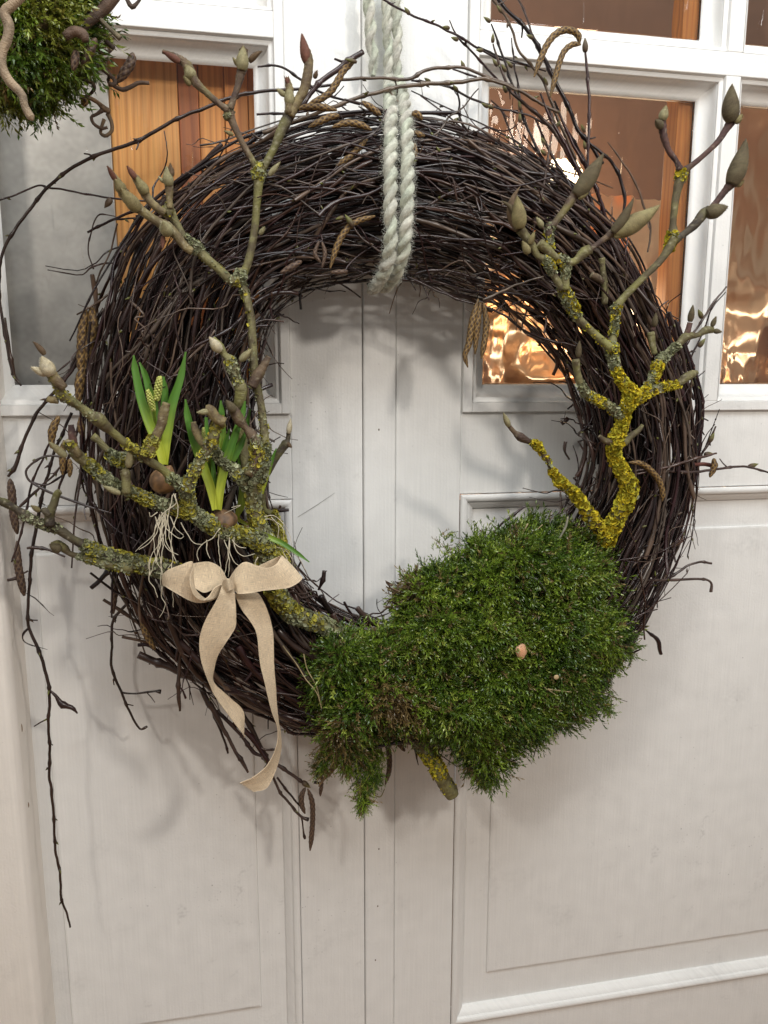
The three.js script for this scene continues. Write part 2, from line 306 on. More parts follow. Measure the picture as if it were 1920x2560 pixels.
// ---------------------------------------------------------------- the birch wreath
const k864 = 1 / 0.864;
const outerPx = [[868, 238], [1000, 270], [1100, 312], [1200, 375], [1300, 455], [1370, 560], [1410, 650], [1445, 740], [1480, 850], [1500, 950], [1490, 1050], [1468, 1150], [1425, 1250], [1365, 1365], [1290, 1470], [1180, 1560], [1050, 1590], [850, 1590], [690, 1580], [600, 1562], [500, 1512], [420, 1470], [340, 1415], [280, 1330], [230, 1230], [198, 1130], [172, 1000], [165, 880], [177, 760], [210, 650], [240, 550], [290, 460], [350, 400], [420, 350], [520, 295], [640, 252], [750, 236]];
const innerPx = [[870, 625], [950, 640], [1030, 662], [1100, 700], [1160, 760], [1200, 820], [1228, 900], [1238, 960], [1225, 1040], [1185, 1105], [1120, 1180], [1010, 1260], [900, 1325], [800, 1318], [720, 1285], [660, 1235], [620, 1160], [590, 1050], [575, 950], [568, 850], [572, 760], [592, 690], [640, 652], [720, 632], [800, 626]];
const WC = P(1003, 1090, 0.075), ZC = 0.078;
function polar(list, z) { const o = list.map(([x, y]) => { const p = P(x * k864, y * k864, z); return [Math.atan2(p.y - WC.y, p.x - WC.x), Math.hypot(p.x - WC.x, p.y - WC.y)]; }).sort((a, b) => a[0] - b[0]); return (th) => { th = Math.atan2(Math.sin(th), Math.cos(th)); let i = o.findIndex((q) => q[0] > th); const b = i < 0 ? o[0] : o[i], a = o[(i < 0 ? o.length : i) - 1] || o[o.length - 1]; let d = b[0] - a[0], e = th - a[0]; if (d <= 0) d += Math.PI * 2; if (e < 0) e += Math.PI * 2; return lerp(a[1], b[1], clamp(e / d, 0, 1)); }; }
const Rout = polar(outerPx, 0.075), Rin = polar(innerPx, 0.06);
function ring(th, u, v) { // u outward, v toward the viewer, both -1..1
  const a = (Rin(th) + Rin(th + 0.12) + Rin(th - 0.12)) / 3, b = (Rout(th) + Rout(th + 0.12) + Rout(th - 0.12)) / 3, m = (a + b) / 2, w = (b - a) / 2 * 0.965, r = m + u * w;
  return V(WC.x + Math.cos(th) * r, WC.y + Math.sin(th) * r, ZC + v * clamp(w * 0.72, 0.048, 0.068));
}
const barks = [[0.028, 0.014, 0.013], [0.042, 0.022, 0.020], [0.020, 0.012, 0.012], [0.065, 0.040, 0.033], [0.038, 0.015, 0.016], [0.10, 0.074, 0.058], [0.055, 0.026, 0.018], [0.13, 0.085, 0.06], [0.034, 0.017, 0.015]];
const twigMat = vcol({ roughness: 0.27 });
function twigColor(base, seed, tip) { return (p, s, f) => { const k = 0.78 + 0.5 * N3(p.x * 60 + seed, p.y * 60, p.z * 60) + 0.35 * N3(p.x * 500, p.y * 500 + seed, p.z * 500); return mulc(base, Math.max(0.3, k)); }; }
const green = [0.16, 0.17, 0.035], budBrown = [0.09, 0.055, 0.03];
function budShape(p0, dir, len, r, base, tip, sides = 7, bend = 0) {
  const pts = [], rad = [], side = V(-dir.y, dir.x, 0.2).normalize();
  for (let i = 0; i <= 8; i++) { const t = i / 8; pts.push(p0.clone().addScaledVector(dir, len * t).addScaledVector(side, bend * len * t * t)); rad.push(Math.max(0.0002, r * Math.pow(Math.sin(Math.PI * Math.pow(0.13 + 0.87 * t, 0.75)), 0.9) * (t > 0.97 ? 0.4 : 1))); }
  return tube(frames(pts, rad), sides, (p, s) => { const t = s / len; return mulc(mixc(base, tip, clamp(t * 1.5 - 0.3 + 0.4 * N3(p.x * 700, p.y * 700, p.z * 700), 0, 1)), 0.85 + 0.3 * N3(p.x * 900, p.y * 900, 1)); });
}
function twigGeo(L, base, sides, buds, seed) {
  const nodeAt = []; for (let s = rr(0.01, 0.03); s < L.len; s += rr(0.025, 0.05)) nodeAt.push(s);
  const g = [tube(L, sides, twigColor(base, seed), (s) => { let k = 1; for (const q of nodeAt) { const d = (s - q) / 0.0025; if (d > -3 && d < 3) k += 0.5 * Math.exp(-d * d); } return k; })];
  if (buds) for (const q of nodeAt) if (R() < buds) {
    const i = L.s.findIndex((x) => x >= q); if (i < 1) continue;
    const a = rr(0, 6.28), n = V(0, 0, 0).addScaledVector(L.A[i], Math.cos(a)).addScaledVector(L.B[i], Math.sin(a));
    const d = L.T[i].clone().multiplyScalar(rr(0.8, 1.3)).add(n).normalize();
    g.push(budShape(L.pts[i].clone().addScaledVector(n, L.rad[i] * 0.6), d, rr(0.004, 0.0075), rr(0.001, 0.0017), R() < 0.3 ? mulc(green, 0.7) : base, R() < 0.4 ? green : budBrown, 5));
  }
  if (buds) for (const q of nodeAt) if (R() < 0.22 * (buds > 0.1 ? 1 : 0.4)) { // short spurs and broken side shoots
    const i = L.s.findIndex((x) => x >= q); if (i < 1) continue;
    const a = rr(0, 6.28), n = V(0, 0, 0).addScaledVector(L.A[i], Math.cos(a)).addScaledVector(L.B[i], Math.sin(a)), d = L.T[i].clone().multiplyScalar(rr(0.3, 1.2)).add(n).normalize(), l = rr(0.004, 0.022), m = L.pts[i].clone().addScaledVector(d, l * 0.5), e = m.clone().addScaledVector(d.add(V(rr(-0.4, 0.4), rr(-0.4, 0.4), rr(-0.2, 0.4))).normalize(), l * 0.5);
    g.push(tube(frames([L.pts[i], m, e], [L.rad[i] * 0.65, L.rad[i] * 0.5, L.rad[i] * 0.42]), 5, twigColor(base, seed)));
  }
  return g.length > 1 ? mergeGeometries(g) : g[0];
}
const wreath = thing('birch_wreath', 'large round wreath of dark birch twigs hanging on the white doors', 'wreath', V(WC.x, WC.y - 0.4, 0));
let nTwig = 0; const filler = [];
function addTwig(geo, own) { if (own && nTwig < 300) { nTwig++; part('twig', geo, twigMat, wreath); } else filler.push(geo); }
// loose twigs traced from the photograph first: they are the ones one can tell apart
function loose(c, rows, z, rdef, opt = {}) {
  const L = sampleLine(path(c, rows, z, rdef), 0.004);
  for (let i = 0; i < L.pts.length; i++) { const p = L.pts[i]; p.x += 0.0011 * N3(p.x * 70, p.y * 70, 3); p.y += 0.0011 * N3(p.x * 70, p.y * 70, 8); }
  addTwig(twigGeo(L, opt.base || barks[Math.floor(rr(0, 5))], 7, opt.buds === undefined ? 0.5 : opt.buds, R() * 50), true);
}
const catkinMat = vcol({ roughness: 0.62 });
function catkin(c, rows, z, rdef, parent = wreath, tone = 0) {
  const L = sampleLine(path(c, rows, z, rdef), 0.0007), n = L.pts.length, r0 = L.rad[Math.floor(n / 2)];
  for (let i = 0; i < n; i++) { const t = i / (n - 1); L.rad[i] = L.rad[i] * Math.pow(clamp(Math.min(t * 9, (1 - t) * 7) + 0.12, 0, 1), 0.5); }
  const kk = Math.PI / (r0 * 1.05), lt = tone ? [0.20, 0.13, 0.075] : [0.40, 0.25, 0.075], dk = tone ? [0.05, 0.024, 0.017] : [0.055, 0.027, 0.013];
  const cell = (s, f) => Math.abs(Math.sin(s * kk * 0.5 + f * 2.5) * Math.sin(s * kk * 0.5 - f * 2.5));
  const g = tube(L, 20, (p, s, f) => { const e = cell(s, f); return mulc(mixc(lt, dk, clamp(Math.pow(e, 0.5) * 1.9 - 0.35, 0, 1)), 0.85 + 0.5 * N3(p.x * 400, p.y * 400, p.z * 400)); }, (s, f) => 0.86 + 0.24 * Math.pow(cell(s, f), 0.6));
  part('catkin', g, catkinMat, parent);
}
const bud = (c, x, y, dx, dy, len, r, z, tip = green) => { const p = at(c, x, y, z), q = at(c, x + dx, y + dy, z + 0.002), s = CROP[c][2] ? S2 : S, k = s * depthOf(p) / F; part('bud', budShape(p, q.sub(p).normalize(), len * k, r * k, budBrown, tip, 9), catkinMat, wreath); };
// top right sprays
loose('K', [[300, -30, 9], [570, 120, 10], [850, 240, 10], [1000, 320], [1200, 440], [1400, 530, 8], [1620, 575, 6]], 0.085, 10);
loose('K', [[910, 175, 5], [980, 320, 8], [1100, 440, 9], [1200, 550, 10], [1330, 690, 10]], 0.08, 9);
loose('K', [[-60, 690, 13], [300, 670, 13], [560, 680, 15], [700, 610, 15], [900, 585, 14], [1060, 590, 13], [1200, 650, 13], [1350, 705, 14], [1475, 760, 14], [1680, 880, 14], [1850, 970, 12]], 0.11, 13, { base: [0.12, 0.08, 0.055] });
loose('K', [[-700, 1150, 18], [-350, 1020, 17], [0, 890, 16], [200, 820, 16], [500, 750, 17], [800, 720, 17], [1000, 712, 18], [1200, 680, 16], [1350, 715, 14], [1500, 780, 10]], 0.115, 16, { base: [0.15, 0.105, 0.07] });
loose('K', [[580, 690, 9], [900, 750, 10], [1100, 850, 10], [1350, 940, 9], [1575, 990, 9], [1740, 1070, 8]], 0.1, 10);
loose('L', [[100, -60, 15], [250, 100, 16], [400, 250, 17], [500, 400, 18], [600, 600, 18], [680, 760, 18], [780, 960, 17], [850, 1130, 17], [960, 1260, 16], [1060, 1420, 15]], 0.09, 16);
loose('L', [[60, -60, 9], [200, 110, 11], [280, 270, 11], [330, 430, 11], [440, 560, 12], [560, 730, 12], [650, 980, 12], [740, 1180, 12], [830, 1380, 12]], 0.1, 11, { base: [0.10, 0.065, 0.04] });
loose('L', [[310, -40, 8], [400, 130, 9], [450, 300, 9], [520, 440, 8]], 0.085, 9);
loose('L', [[100, 210, 7], [150, 350, 10], [210, 520, 10], [260, 680, 11], [330, 850, 12], [370, 1000, 13], [430, 1150, 12], [500, 1300, 12], [580, 1440, 12]], 0.095, 10);
loose('L', [[115, 380, 7], [150, 500, 10], [210, 670, 12], [270, 790, 13], [400, 910, 15], [520, 1010, 16], [620, 1110, 17], [720, 1260, 17], [820, 1440, 17]], 0.1, 14);
loose('L', [[270, 330, 5], [290, 500, 8], [310, 650, 9], [340, 800, 9], [350, 900, 8]], 0.085, 8);
loose('L', [[912, 440, 10], [925, 620, 13], [945, 850, 13], [940, 1100, 13], [935, 1300, 12], [925, 1560, 11]], 0.115, 12, { buds: 0.2 });
loose('L', [[-20, 405, 8], [130, 470, 8], [300, 530, 8], [450, 580, 8], [570, 612, 6]], 0.09, 8);
loose('L', [[90, 865, 6], [190, 960, 10], [220, 1040, 10], [270, 1160, 8], [320, 1290, 8]], 0.08, 8);
loose('L', [[1105, 1225, 5], [1250, 1430, 8], [1370, 1640, 9], [1410, 1780, 10], [1470, 1950, 9], [1450, 2180, 8]], 0.07, 9, { base: [0.13, 0.085, 0.06] });
loose('L', [[620, 1165, 7], [590, 1350, 9], [560, 1550, 10], [500, 1800, 10], [450, 2050, 10]], 0.135, 9);
loose('L', [[950, 1240, 12], [1050, 1320, 13], [1150, 1420, 14], [1220, 1570, 14], [1255, 1740, 14], [1235, 1840, 9]], 0.11, 13);
for (const [y, dx] of [[1230, 0], [1330, 60], [1450, -40], [1290, 120], [1390, 160]]) loose('L', [[520 + dx, y - 420, 9], [640 + dx, y - 150, 13], [760 + dx, y + 60, 15], [880 + dx, y + 330, 15], [960 + dx, y + 620, 14]], 0.095 + rr(-0.02, 0.02), 13);
catkin('L', [[862, 380, 18], [845, 300, 27], [760, 258, 29], [660, 290, 28], [580, 385, 27], [520, 520, 26], [467, 665, 18]], 0.12, 26);
catkin('L', [[872, 385, 15], [800, 385, 23], [730, 440, 24], [690, 530, 25], [650, 670, 24], [607, 840, 17]], 0.122, 24);
bud('L', 910, 450, -2, -100, 110, 26, 0.115, [0.12, 0.09, 0.05]);
for (const [x, y, dx, dy] of [[90, 190, -80, -60], [110, 370, 3, -80], [225, 620, -40, -70], [150, 570, -40, -60], [280, 580, -50, -50], [650, 1110, 45, -70], [640, 1080, -20, -60], [580, 740, -30, -80], [350, 950, -20, -110], [345, 1060, 0, -80], [560, 1250, -40, -80], [905, 1140, -30, -60], [915, 1290, -20, -80], [570, 1340, -40, -40], [190, 110, -50, -70], [460, 330, -60, -30], [230, 800, -30, -60], [70, 925, -50, -30]]) bud('L', x, y, dx, dy, 75, 17, 0.1);
for (const [x, y, dx, dy] of [[565, 125, -40, -60], [910, 245, -60, -15], [985, 345, -80, -30], [1040, 590, -70, -170], [980, 790, -20, -30], [1200, 435, -70, -5], [1290, 930, -90, -30], [745, 715, -30, -25], [940, 1060, 60, -50]]) bud('K', x, y, dx, dy, 70, 18, 0.1);
loose('K', [[970, 765, 8], [995, 870, 9], [1000, 1000, 10], [1040, 1110, 10]], 0.09, 9, { base: barks[2] });
loose('K', [[940, 600, 7], [1040, 630, 8], [1150, 665, 8]], 0.1, 7);
loose('N', [[920, 95, 24], [780, 200, 24], [600, 330, 23], [520, 400, 22], [420, 540, 21], [250, 700, 20]], 0.1, 22, { base: [0.055, 0.03, 0.028] });
catkin('N', [[850, 190, 20], [760, 260, 28], [710, 345, 29], [640, 450, 29], [540, 520, 28], [450, 555, 20]], 0.125, 26);
loose('N', [[15, 230, 8], [190, 225, 10], [390, 340, 11], [540, 440, 11], [700, 500, 10], [900, 560, 8]], 0.1, 10);
loose('N', [[0, 640, 10], [260, 630, 11], [540, 600, 10], [780, 560, 9]], 0.1, 10);
for (const q of [[[330, 600, 14], [450, 578, 27], [560, 580, 30], [700, 605, 18]], [[720, 650, 18], [640, 665, 29], [560, 700, 29], [450, 755, 16]], [[655, 755, 16], [780, 718, 29], [900, 732, 29], [1000, 780, 18]], [[965, 855, 16], [860, 960, 27], [780, 1030, 26], [690, 1090, 14]], [[910, 535, 18], [990, 580, 28], [1080, 650, 22]]]) catkin('N', q, 0.135, 26);
catkin('N', [[1030, 1520, 18], [870, 1570, 26], [780, 1640, 28], [700, 1780, 28], [640, 1975, 17]], 0.148, 26);
for (const q of [[[545, 1735, 12], [510, 1850, 20], [560, 1925, 12]], [[570, 1745, 12], [595, 1840, 20], [570, 1970, 11]], [[395, 1910, 20], [300, 1965, 29], [210, 2015, 18]], [[645, 2010, 14], [720, 2005, 23], [795, 1998, 16]]]) catkin('N', q, 0.148, 20, wreath, 1);
loose('N', [[560, 1680, 8], [570, 1740, 9], [480, 1740, 6]], 0.145, 7); loose('N', [[840, 1610, 8], [920, 1720, 9], [1080, 1830, 8]], 0.152, 8);
bud('N', 840, 1610, -70, -100, 120, 26, 0.152); bud('N', 760, 1530, -80, 20, 80, 18, 0.15);
bud('N', 870, 190, -140, -35, 110, 18, 0.13);
for (const q of [[[1345, 640, 18], [1390, 640, 30], [1440, 690, 18]], [[1365, 790, 14], [1410, 815, 26], [1460, 830, 14]], [[1370, 890, 16], [1375, 980, 26], [1368, 1070, 14]]]) catkin('N', q, 0.14, 24);
// long twig sweeping out to the left
loose('C', [[2050, 380, 12], [1800, 415, 13], [1500, 435, 14], [1150, 490, 15], [900, 590, 15], [650, 690, 15], [330, 870, 16], [0, 985, 15], [-280, 1130, 15], [-450, 1270, 14], [-620, 1480, 14], [-740, 1650, 14], [-850, 1860, 13], [-870, 2200, 13], [-830, 2500, 12], [-760, 2900, 9]], 0.075, 15, { buds: 0.7, base: [0.05, 0.03, 0.024] });
loose('M', [[-60, 1750, 7], [190, 1660, 8], [350, 1600, 8], [420, 1622, 9], [560, 1640, 9], [760, 1680, 8], [960, 1712, 9], [1350, 1735, 8], [1600, 1700, 8]], 0.07, 8);
loose('M', [[750, 2005, 10], [950, 1915, 11], [1130, 1830, 12], [1400, 1740, 12], [1700, 1560, 12]], 0.08, 11); loose('M', [[960, 1905, 6], [1200, 1880, 8], [1450, 1830, 8]], 0.085, 8);
loose('M', [[1000, 1870, 4], [860, 1850, 6], [790, 1990, 6], [760, 2150, 6], [810, 2330, 6]], 0.06, 6, { buds: 0 });
bud('M', 960, 1720, -60, 80, 100, 28, 0.075, [0.1, 0.06, 0.03]);
loose('A', [[40, -20, 9], [75, 220, 14], [100, 370, 18], [120, 480, 16], [185, 570, 8]], 0.05, 12, { base: [0.06, 0.035, 0.025] });
// left tangle
loose('A', [[900, -100, 15], [720, 210, 15], [560, 500, 15], [470, 620, 14], [310, 815, 14], [200, 1060, 14], [130, 1265, 18], [70, 1350, 12]], 0.09, 14, { base: [0.045, 0.026, 0.02] });
loose('A', [[930, -60, 12], [770, 200, 12], [640, 400, 13], [520, 580, 12]], 0.095, 12); loose('A', [[640, 330, 6], [560, 390, 7], [490, 450, 6]], 0.085, 6);
loose('A', [[560, 1185, 8], [520, 1180, 9], [430, 1172, 10], [290, 1225, 10], [225, 1305, 10], [245, 1375, 10], [330, 1440, 10], [440, 1492, 11], [640, 1570, 11], [960, 1672, 8]], 0.12, 10, { base: [0.07, 0.05, 0.045] });
loose('A', [[480, 960, 9], [400, 1130, 9], [330, 1280, 9], [270, 1430, 10], [235, 1600, 10], [180, 1850, 9], [100, 2090, 8]], 0.08, 9);
loose('A', [[620, 800, 13], [530, 1000, 13], [450, 1190, 13], [420, 1320, 13], [380, 1450, 14], [350, 1600, 14], [320, 1750, 15], [285, 1950, 15], [265, 2130, 14], [255, 2280, 13], [240, 2530, 13], [250, 2650, 13], [320, 2820, 14], [390, 3030, 14], [428, 3200, 14], [425, 3330, 13], [415, 3510, 12], [430, 3680, 12], [428, 3940, 12], [455, 4150, 12], [470, 4400, 11], [475, 4550, 11], [520, 4800, 11], [532, 5000, 10], [570, 5100, 9], [608, 5250, 8]], 0.06, 13, { buds: 0.8, base: [0.035, 0.02, 0.016] });
loose('A', [[700, 850, 12], [620, 1100, 12], [560, 1300, 12], [500, 1480, 10]], 0.09, 12); loose('A', [[620, 1280, 9], [500, 1370, 9], [390, 1430, 8], [250, 1390, 6]], 0.085, 8);
loose('A', [[560, 1200, 8], [480, 1320, 9], [330, 1460, 10], [200, 1580, 14], [165, 1620, 10]], 0.075, 9); loose('A', [[720, 1100, 20], [700, 1250, 12], [760, 1500, 9], [740, 1620, 7]], 0.08, 9);
loose('I', [[440, 1480, 10], [480, 1520, 14], [530, 1590, 26], [620, 1620, 20], [668, 1672, 6]], 0.06, 12, { buds: 0 });
loose('I', [[560, 320, 8], [400, 250, 12], [300, 240, 16], [230, 245, 10]], 0.07, 10); loose('I', [[230, 630, 4], [290, 670, 5], [470, 830, 2]], 0.06, 4, { buds: 0 });
loose('I', [[250, 930, 10], [210, 975, 12], [195, 1020, 5], [215, 1055, 5], [300, 1090, 4], [410, 1120, 2]], 0.06, 5, { buds: 0 }); loose('I', [[240, 440, 8], [190, 465, 8], [150, 500, 12], [65, 520, 14]], 0.065, 8);
loose('I', [[1130, 690, 12], [1085, 740, 13], [1000, 830, 13], [970, 900, 12], [968, 1070, 11], [965, 1280, 12], [1050, 1485, 11], [1110, 1640, 10], [1215, 1808, 9], [1272, 1782, 9]], 0.035, 11, { buds: 0.6, base: [0.04, 0.024, 0.018] });
loose('I', [[1055, 1488, 9], [1150, 1500, 8], [1330, 1478, 9], [1395, 1485, 20]], 0.034, 8, { buds: 0.2, base: [0.04, 0.024, 0.018] });
loose('I', [[1050, 340, 20], [940, 440, 21], [790, 588, 20]], 0.06, 21, { buds: 0 }); loose('I', [[1195, 1165, 34], [1300, 1210, 33], [1470, 1272, 33], [1700, 1380, 30]], 0.1, 33, { buds: 0 }); loose('I', [[1190, 1080, 16], [1280, 1080, 17], [1500, 1250, 18]], 0.09, 16, { buds: 0 });
catkin('A', [[85, 1370, 20], [100, 1480, 34], [120, 1700, 34], [150, 1850, 24]], 0.07, 32, wreath, 1); catkin('I', [[150, 180, 20], [155, 380, 33], [180, 520, 33], [210, 655, 24]], 0.066, 32, wreath, 1); catkin('I', [[1010, 520, 14], [990, 650, 26], [980, 810, 16]], 0.07, 24, wreath, 1); catkin('I', [[1000, 430, 14], [980, 560, 22], [985, 650, 12]], 0.066, 24, wreath, 1); catkin('I', [[1215, 860, 16], [1260, 980, 30], [1340, 1120, 20]], 0.115, 28);
for (const q of [[[790, -120, 30], [800, 60, 46], [770, 220, 44], [745, 430, 22]], [[740, -100, 30], [710, 120, 40], [700, 330, 38], [690, 460, 22]], [[720, 390, 24], [690, 530, 42], [680, 720, 26]], [[510, 830, 22], [455, 950, 36], [445, 1110, 22]], [[700, 830, 20], [700, 930, 32], [720, 1010, 18]], [[545, 1060, 20], [540, 1180, 30], [540, 1340, 18]], [[600, 1200, 18], [605, 1280, 24], [600, 1360, 14]]]) catkin('A', q, 0.1, 36, wreath, 0);
// hanging at the bottom
loose('H', [[250, 350, 14], [240, 900, 15], [228, 1210, 17], [232, 1330, 18], [240, 1440, 10]], 0.13, 15, { base: [0.06, 0.035, 0.025] }); loose('H', [[230, 1230, 9], [260, 1260, 8], [295, 1335, 8]], 0.13, 8, { buds: 0 });
loose('H', [[420, 1250, 22], [480, 1360, 24], [560, 1490, 24], [640, 1640, 15], [720, 1790, 15], [780, 1880, 18], [830, 1975, 10]], 0.09, 18, { buds: 0.8 }); loose('H', [[520, 1440, 12], [610, 1660, 10], [660, 1812, 9]], 0.085, 10, { buds: 0.5 });
loose('H', [[560, 1440, 18], [760, 1640, 14], [880, 1800, 18], [940, 1830, 12]], 0.08, 15); loose('H', [[780, 1460, 20], [880, 1640, 22], [960, 1810, 26], [1010, 1885, 24], [1090, 1915, 16], [1180, 1975, 14], [1280, 2045, 13], [1320, 2075, 12]], 0.075, 20, { buds: 0.8 });
loose('H', [[700, 1540, 14], [850, 1660, 24], [950, 1800, 20], [1000, 1900, 14], [970, 1940, 10]], 0.08, 15); loose('H', [[940, 1760, 10], [1000, 1780, 9], [1070, 1775, 8]], 0.08, 9, { buds: 0 });
loose('J', [[270, 800, 12], [340, 960, 11], [440, 1080, 11], [530, 1180, 12], [590, 1205, 18]], 0.07, 11, { buds: 0.8 }); loose('J', [[320, 840, 9], [400, 950, 9], [520, 1090, 8]], 0.072, 9); loose('J', [[530, 1180, 8], [545, 1280, 7], [560, 1372, 10]], 0.07, 8, { buds: 0 });
catkin('J', [[565, 930, 14], [532, 1000, 23], [535, 1080, 22], [562, 1155, 14]], 0.075, 22, wreath, 1); catkin('J', [[585, 940, 14], [622, 1050, 22], [628, 1200, 22], [618, 1350, 22], [605, 1475, 14]], 0.078, 22, wreath, 1); bud('J', 540, 880, 80, 60, 90, 24, 0.075, [0.16, 0.14, 0.05]);
catkin('J', [[1262, 505, 14], [1288, 650, 24], [1288, 780, 22], [1255, 905, 13]], 0.06, 22, wreath, 1); catkin('J', [[1350, 500, 12], [1380, 560, 20], [1425, 615, 14]], 0.06, 18, wreath, 1);
loose('J', [[1400, 480, 12], [1500, 560, 20], [1540, 735, 4]], 0.06, 14, { buds: 0 }); loose('J', [[710, 700, 6], [705, 800, 8], [700, 890, 12], [640, 885, 14]], 0.075, 8); catkin('J', [[715, 880, 10], [700, 940, 17], [693, 1005, 9]], 0.075, 14, wreath, 1);
loose('J', [[350, 330, 28], [480, 400, 26], [700, 440, 22], [900, 460, 16]], 0.1, 26, { buds: 0 }); loose('J', [[360, 380, 14], [430, 450, 14], [560, 470, 13], [760, 455, 12]], 0.085, 14, { buds: 0 }); loose('J', [[0, 250, 16], [300, 300, 20], [500, 390, 18], [700, 400, 14]], 0.11, 18, { buds: 0 });
// right side
loose('G', [[1300, 58, 7], [1200, 180, 9], [1100, 330, 10], [1000, 480, 10], [920, 620, 10]], 0.08, 10); loose('G', [[1290, 100, 5], [1170, 250, 7], [1120, 400, 7], [1010, 640, 8], [960, 780, 9]], 0.07, 8);
loose('G', [[1112, 788, 4], [1030, 860, 8], [975, 940, 8], [930, 1060, 8]], 0.08, 8); loose('G', [[1720, 1680, 8], [1450, 1612, 10], [1250, 1630, 11], [1000, 1660, 12], [800, 1650, 12], [600, 1640, 11], [430, 1665, 9]], 0.13, 12, { base: [0.07, 0.045, 0.04], buds: 0.4 });
loose('G', [[1215, 1500, 8], [1080, 1532, 12], [880, 1590, 12], [700, 1640, 12], [480, 1690, 10]], 0.135, 12, { base: [0.09, 0.05, 0.04] }); loose('G', [[1205, 1268, 7], [1150, 1400, 14], [1090, 1500, 10], [980, 1660, 10]], 0.09, 10); loose('G', [[1180, 1600, 20], [1100, 1590, 18], [980, 1600, 16]], 0.12, 18, { base: [0.12, 0.04, 0.03], buds: 0 });
catkin('G', [[1190, 1540, 16], [1195, 1610, 28], [1155, 1705, 16]], 0.13, 26); catkin('G', [[455, 1575, 14], [560, 1585, 24], [640, 1640, 26], [720, 1740, 26], [750, 1850, 24], [745, 1915, 13]], 0.155, 25);
for (const [x, y, dx, dy] of [[1090, 330, -40, -90], [960, 740, 10, -100], [1060, 580, 30, -40], [1490, 1615, 80, -25], [1110, 1505, 100, 0], [1150, 1400, 40, -70], [990, 920, 40, -70]]) bud('G', x, y, dx, dy, 90, 22, 0.09);
for (let i = 0; i < 9; i++) { const x = 860 + i * 22, w = rr(-40, 60); loose('G', [[x - 160, 300 + w, 12], [x - 40, 700, 13], [x + 30 + w * 0.5, 1050, 14], [x + 40, 1350, 14], [x - 20 + w * 0.4, 1650, 13], [x - 120, 1980, 12], [x - 220, 2250, 10]], rr(0.05, 0.12), 13); }
loose('z6', [[940, 300, 6], [1220, 294, 6], [1410, 300, 5], [1412, 345, 7]], 0.12, 6, { base: [0.09, 0.06, 0.05] }); loose('z6', [[940, 370, 6], [1200, 300, 6], [1350, 217, 5], [1415, 222, 5]], 0.11, 6); loose('z6', [[930, 170, 5], [1150, 155, 6], [1240, 172, 7]], 0.12, 6, { base: [0.1, 0.07, 0.06] }); loose('z6', [[1060, 440, 4], [1130, 510, 4], [1185, 560, 10], [1196, 615, 8]], 0.09, 6, { buds: 0 }); loose('z6', [[1110, 405, 2], [1240, 372, 2]], 0.09, 2, { buds: 0 });
bud('z6', 1240, 150, 70, -40, 80, 11, 0.11, [0.16, 0.07, 0.05]);
// catkins at the inner edge
loose('z4', [[690, 88, 4], [560, 130, 5], [430, 190, 6]], 0.14, 5, { base: [0.14, 0.1, 0.07], buds: 0 });
for (const q of [[[408, 185, 8], [382, 280, 15], [366, 380, 14], [350, 430, 11], [362, 482, 6]], [[418, 198, 8], [402, 300, 15], [393, 425, 8]], [[430, 200, 8], [442, 290, 14], [432, 380, 13], [420, 445, 7]]]) catkin('z4', q, 0.13, 14);
loose('z4', [[100, 90, 4], [300, 180, 5], [500, 245, 5], [640, 340, 6], [880, 400, 6]], 0.12, 5); loose('E', [[60, 1700, 12], [180, 1560, 10], [270, 1490, 12], [400, 1395, 9]], 0.06, 10, { buds: 0.3 }); loose('z4', [[800, 880, 4], [780, 840, 5], [785, 800, 8]], 0.08, 5); loose('E', [[760, 640, 20], [710, 690, 16], [700, 660, 8]], 0.05, 14, { buds: 0 });
loose('H', [[1490, 230, 18], [1480, 300, 20], [1440, 400, 10]], 0.1, 16, { buds: 0 });
// the wound body of the wreath
function bodyTwig(th0, dth, phi0, dphi, rho0, rho1, r0, own, lift) {
  const n = Math.max(14, Math.ceil(Math.abs(dth) * 0.27 / 0.009)), pts = [], rad = [], sd = R() * 100;
  for (let i = 0; i <= n; i++) {
    const t = i / n, th = th0 + dth * t, ph = phi0 + dphi * t + 0.25 * N3(t * 3, sd, 1), rho = lerp(rho0, rho1, t) + 0.07 * N3(t * 4, sd, 7) + lift * Math.pow(Math.max(0, t - 0.8) / 0.2, 1.6) + lift * 0.6 * Math.pow(Math.max(0, 0.14 - t) / 0.14, 1.6);
    const p = ring(th, Math.cos(ph) * rho, Math.sin(ph) * rho);
    p.x += 0.0022 * N3(t * n * 0.22, sd, 3); p.y += 0.0022 * N3(t * n * 0.22, sd, 5); p.z = Math.max(p.z + 0.0016 * N3(t * n * 0.22, sd, 9), 0.012 + r0);
    pts.push(p); rad.push(r0 * (1.05 - 0.6 * t));
  }
  const base = barks[Math.floor(R() * barks.length)];
  addTwig(twigGeo(frames(pts, rad), base, own ? 7 : 5, own ? 0.25 : 0.06, sd), own);
}
const PI = Math.PI;
const looseCount = nTwig;
for (let i = 0; nTwig < 300; i++) { // outer layer toward the viewer
  const th = rr(-PI, PI), left = Math.cos(th) < -0.1, low = Math.sin(th) < -0.2 && left;
  const r = low ? rr(0.0012, 0.0044) : 0.0008 + 0.0019 * Math.pow(R(), 1.5);
  bodyTwig(th, rr(0.7, 1.5) * (R() < 0.85 ? 1 : -1), left && R() < 0.7 ? rr(1.4, PI) : rr(0.1, PI - 0.1), left ? rr(-1.9, 0.1) : rr(-0.6, 0.6), rr(0.86, 1.04), rr(0.88, 1.08), r, true, R() < 0.35 ? rr(0.05, 0.4) : 0);
}
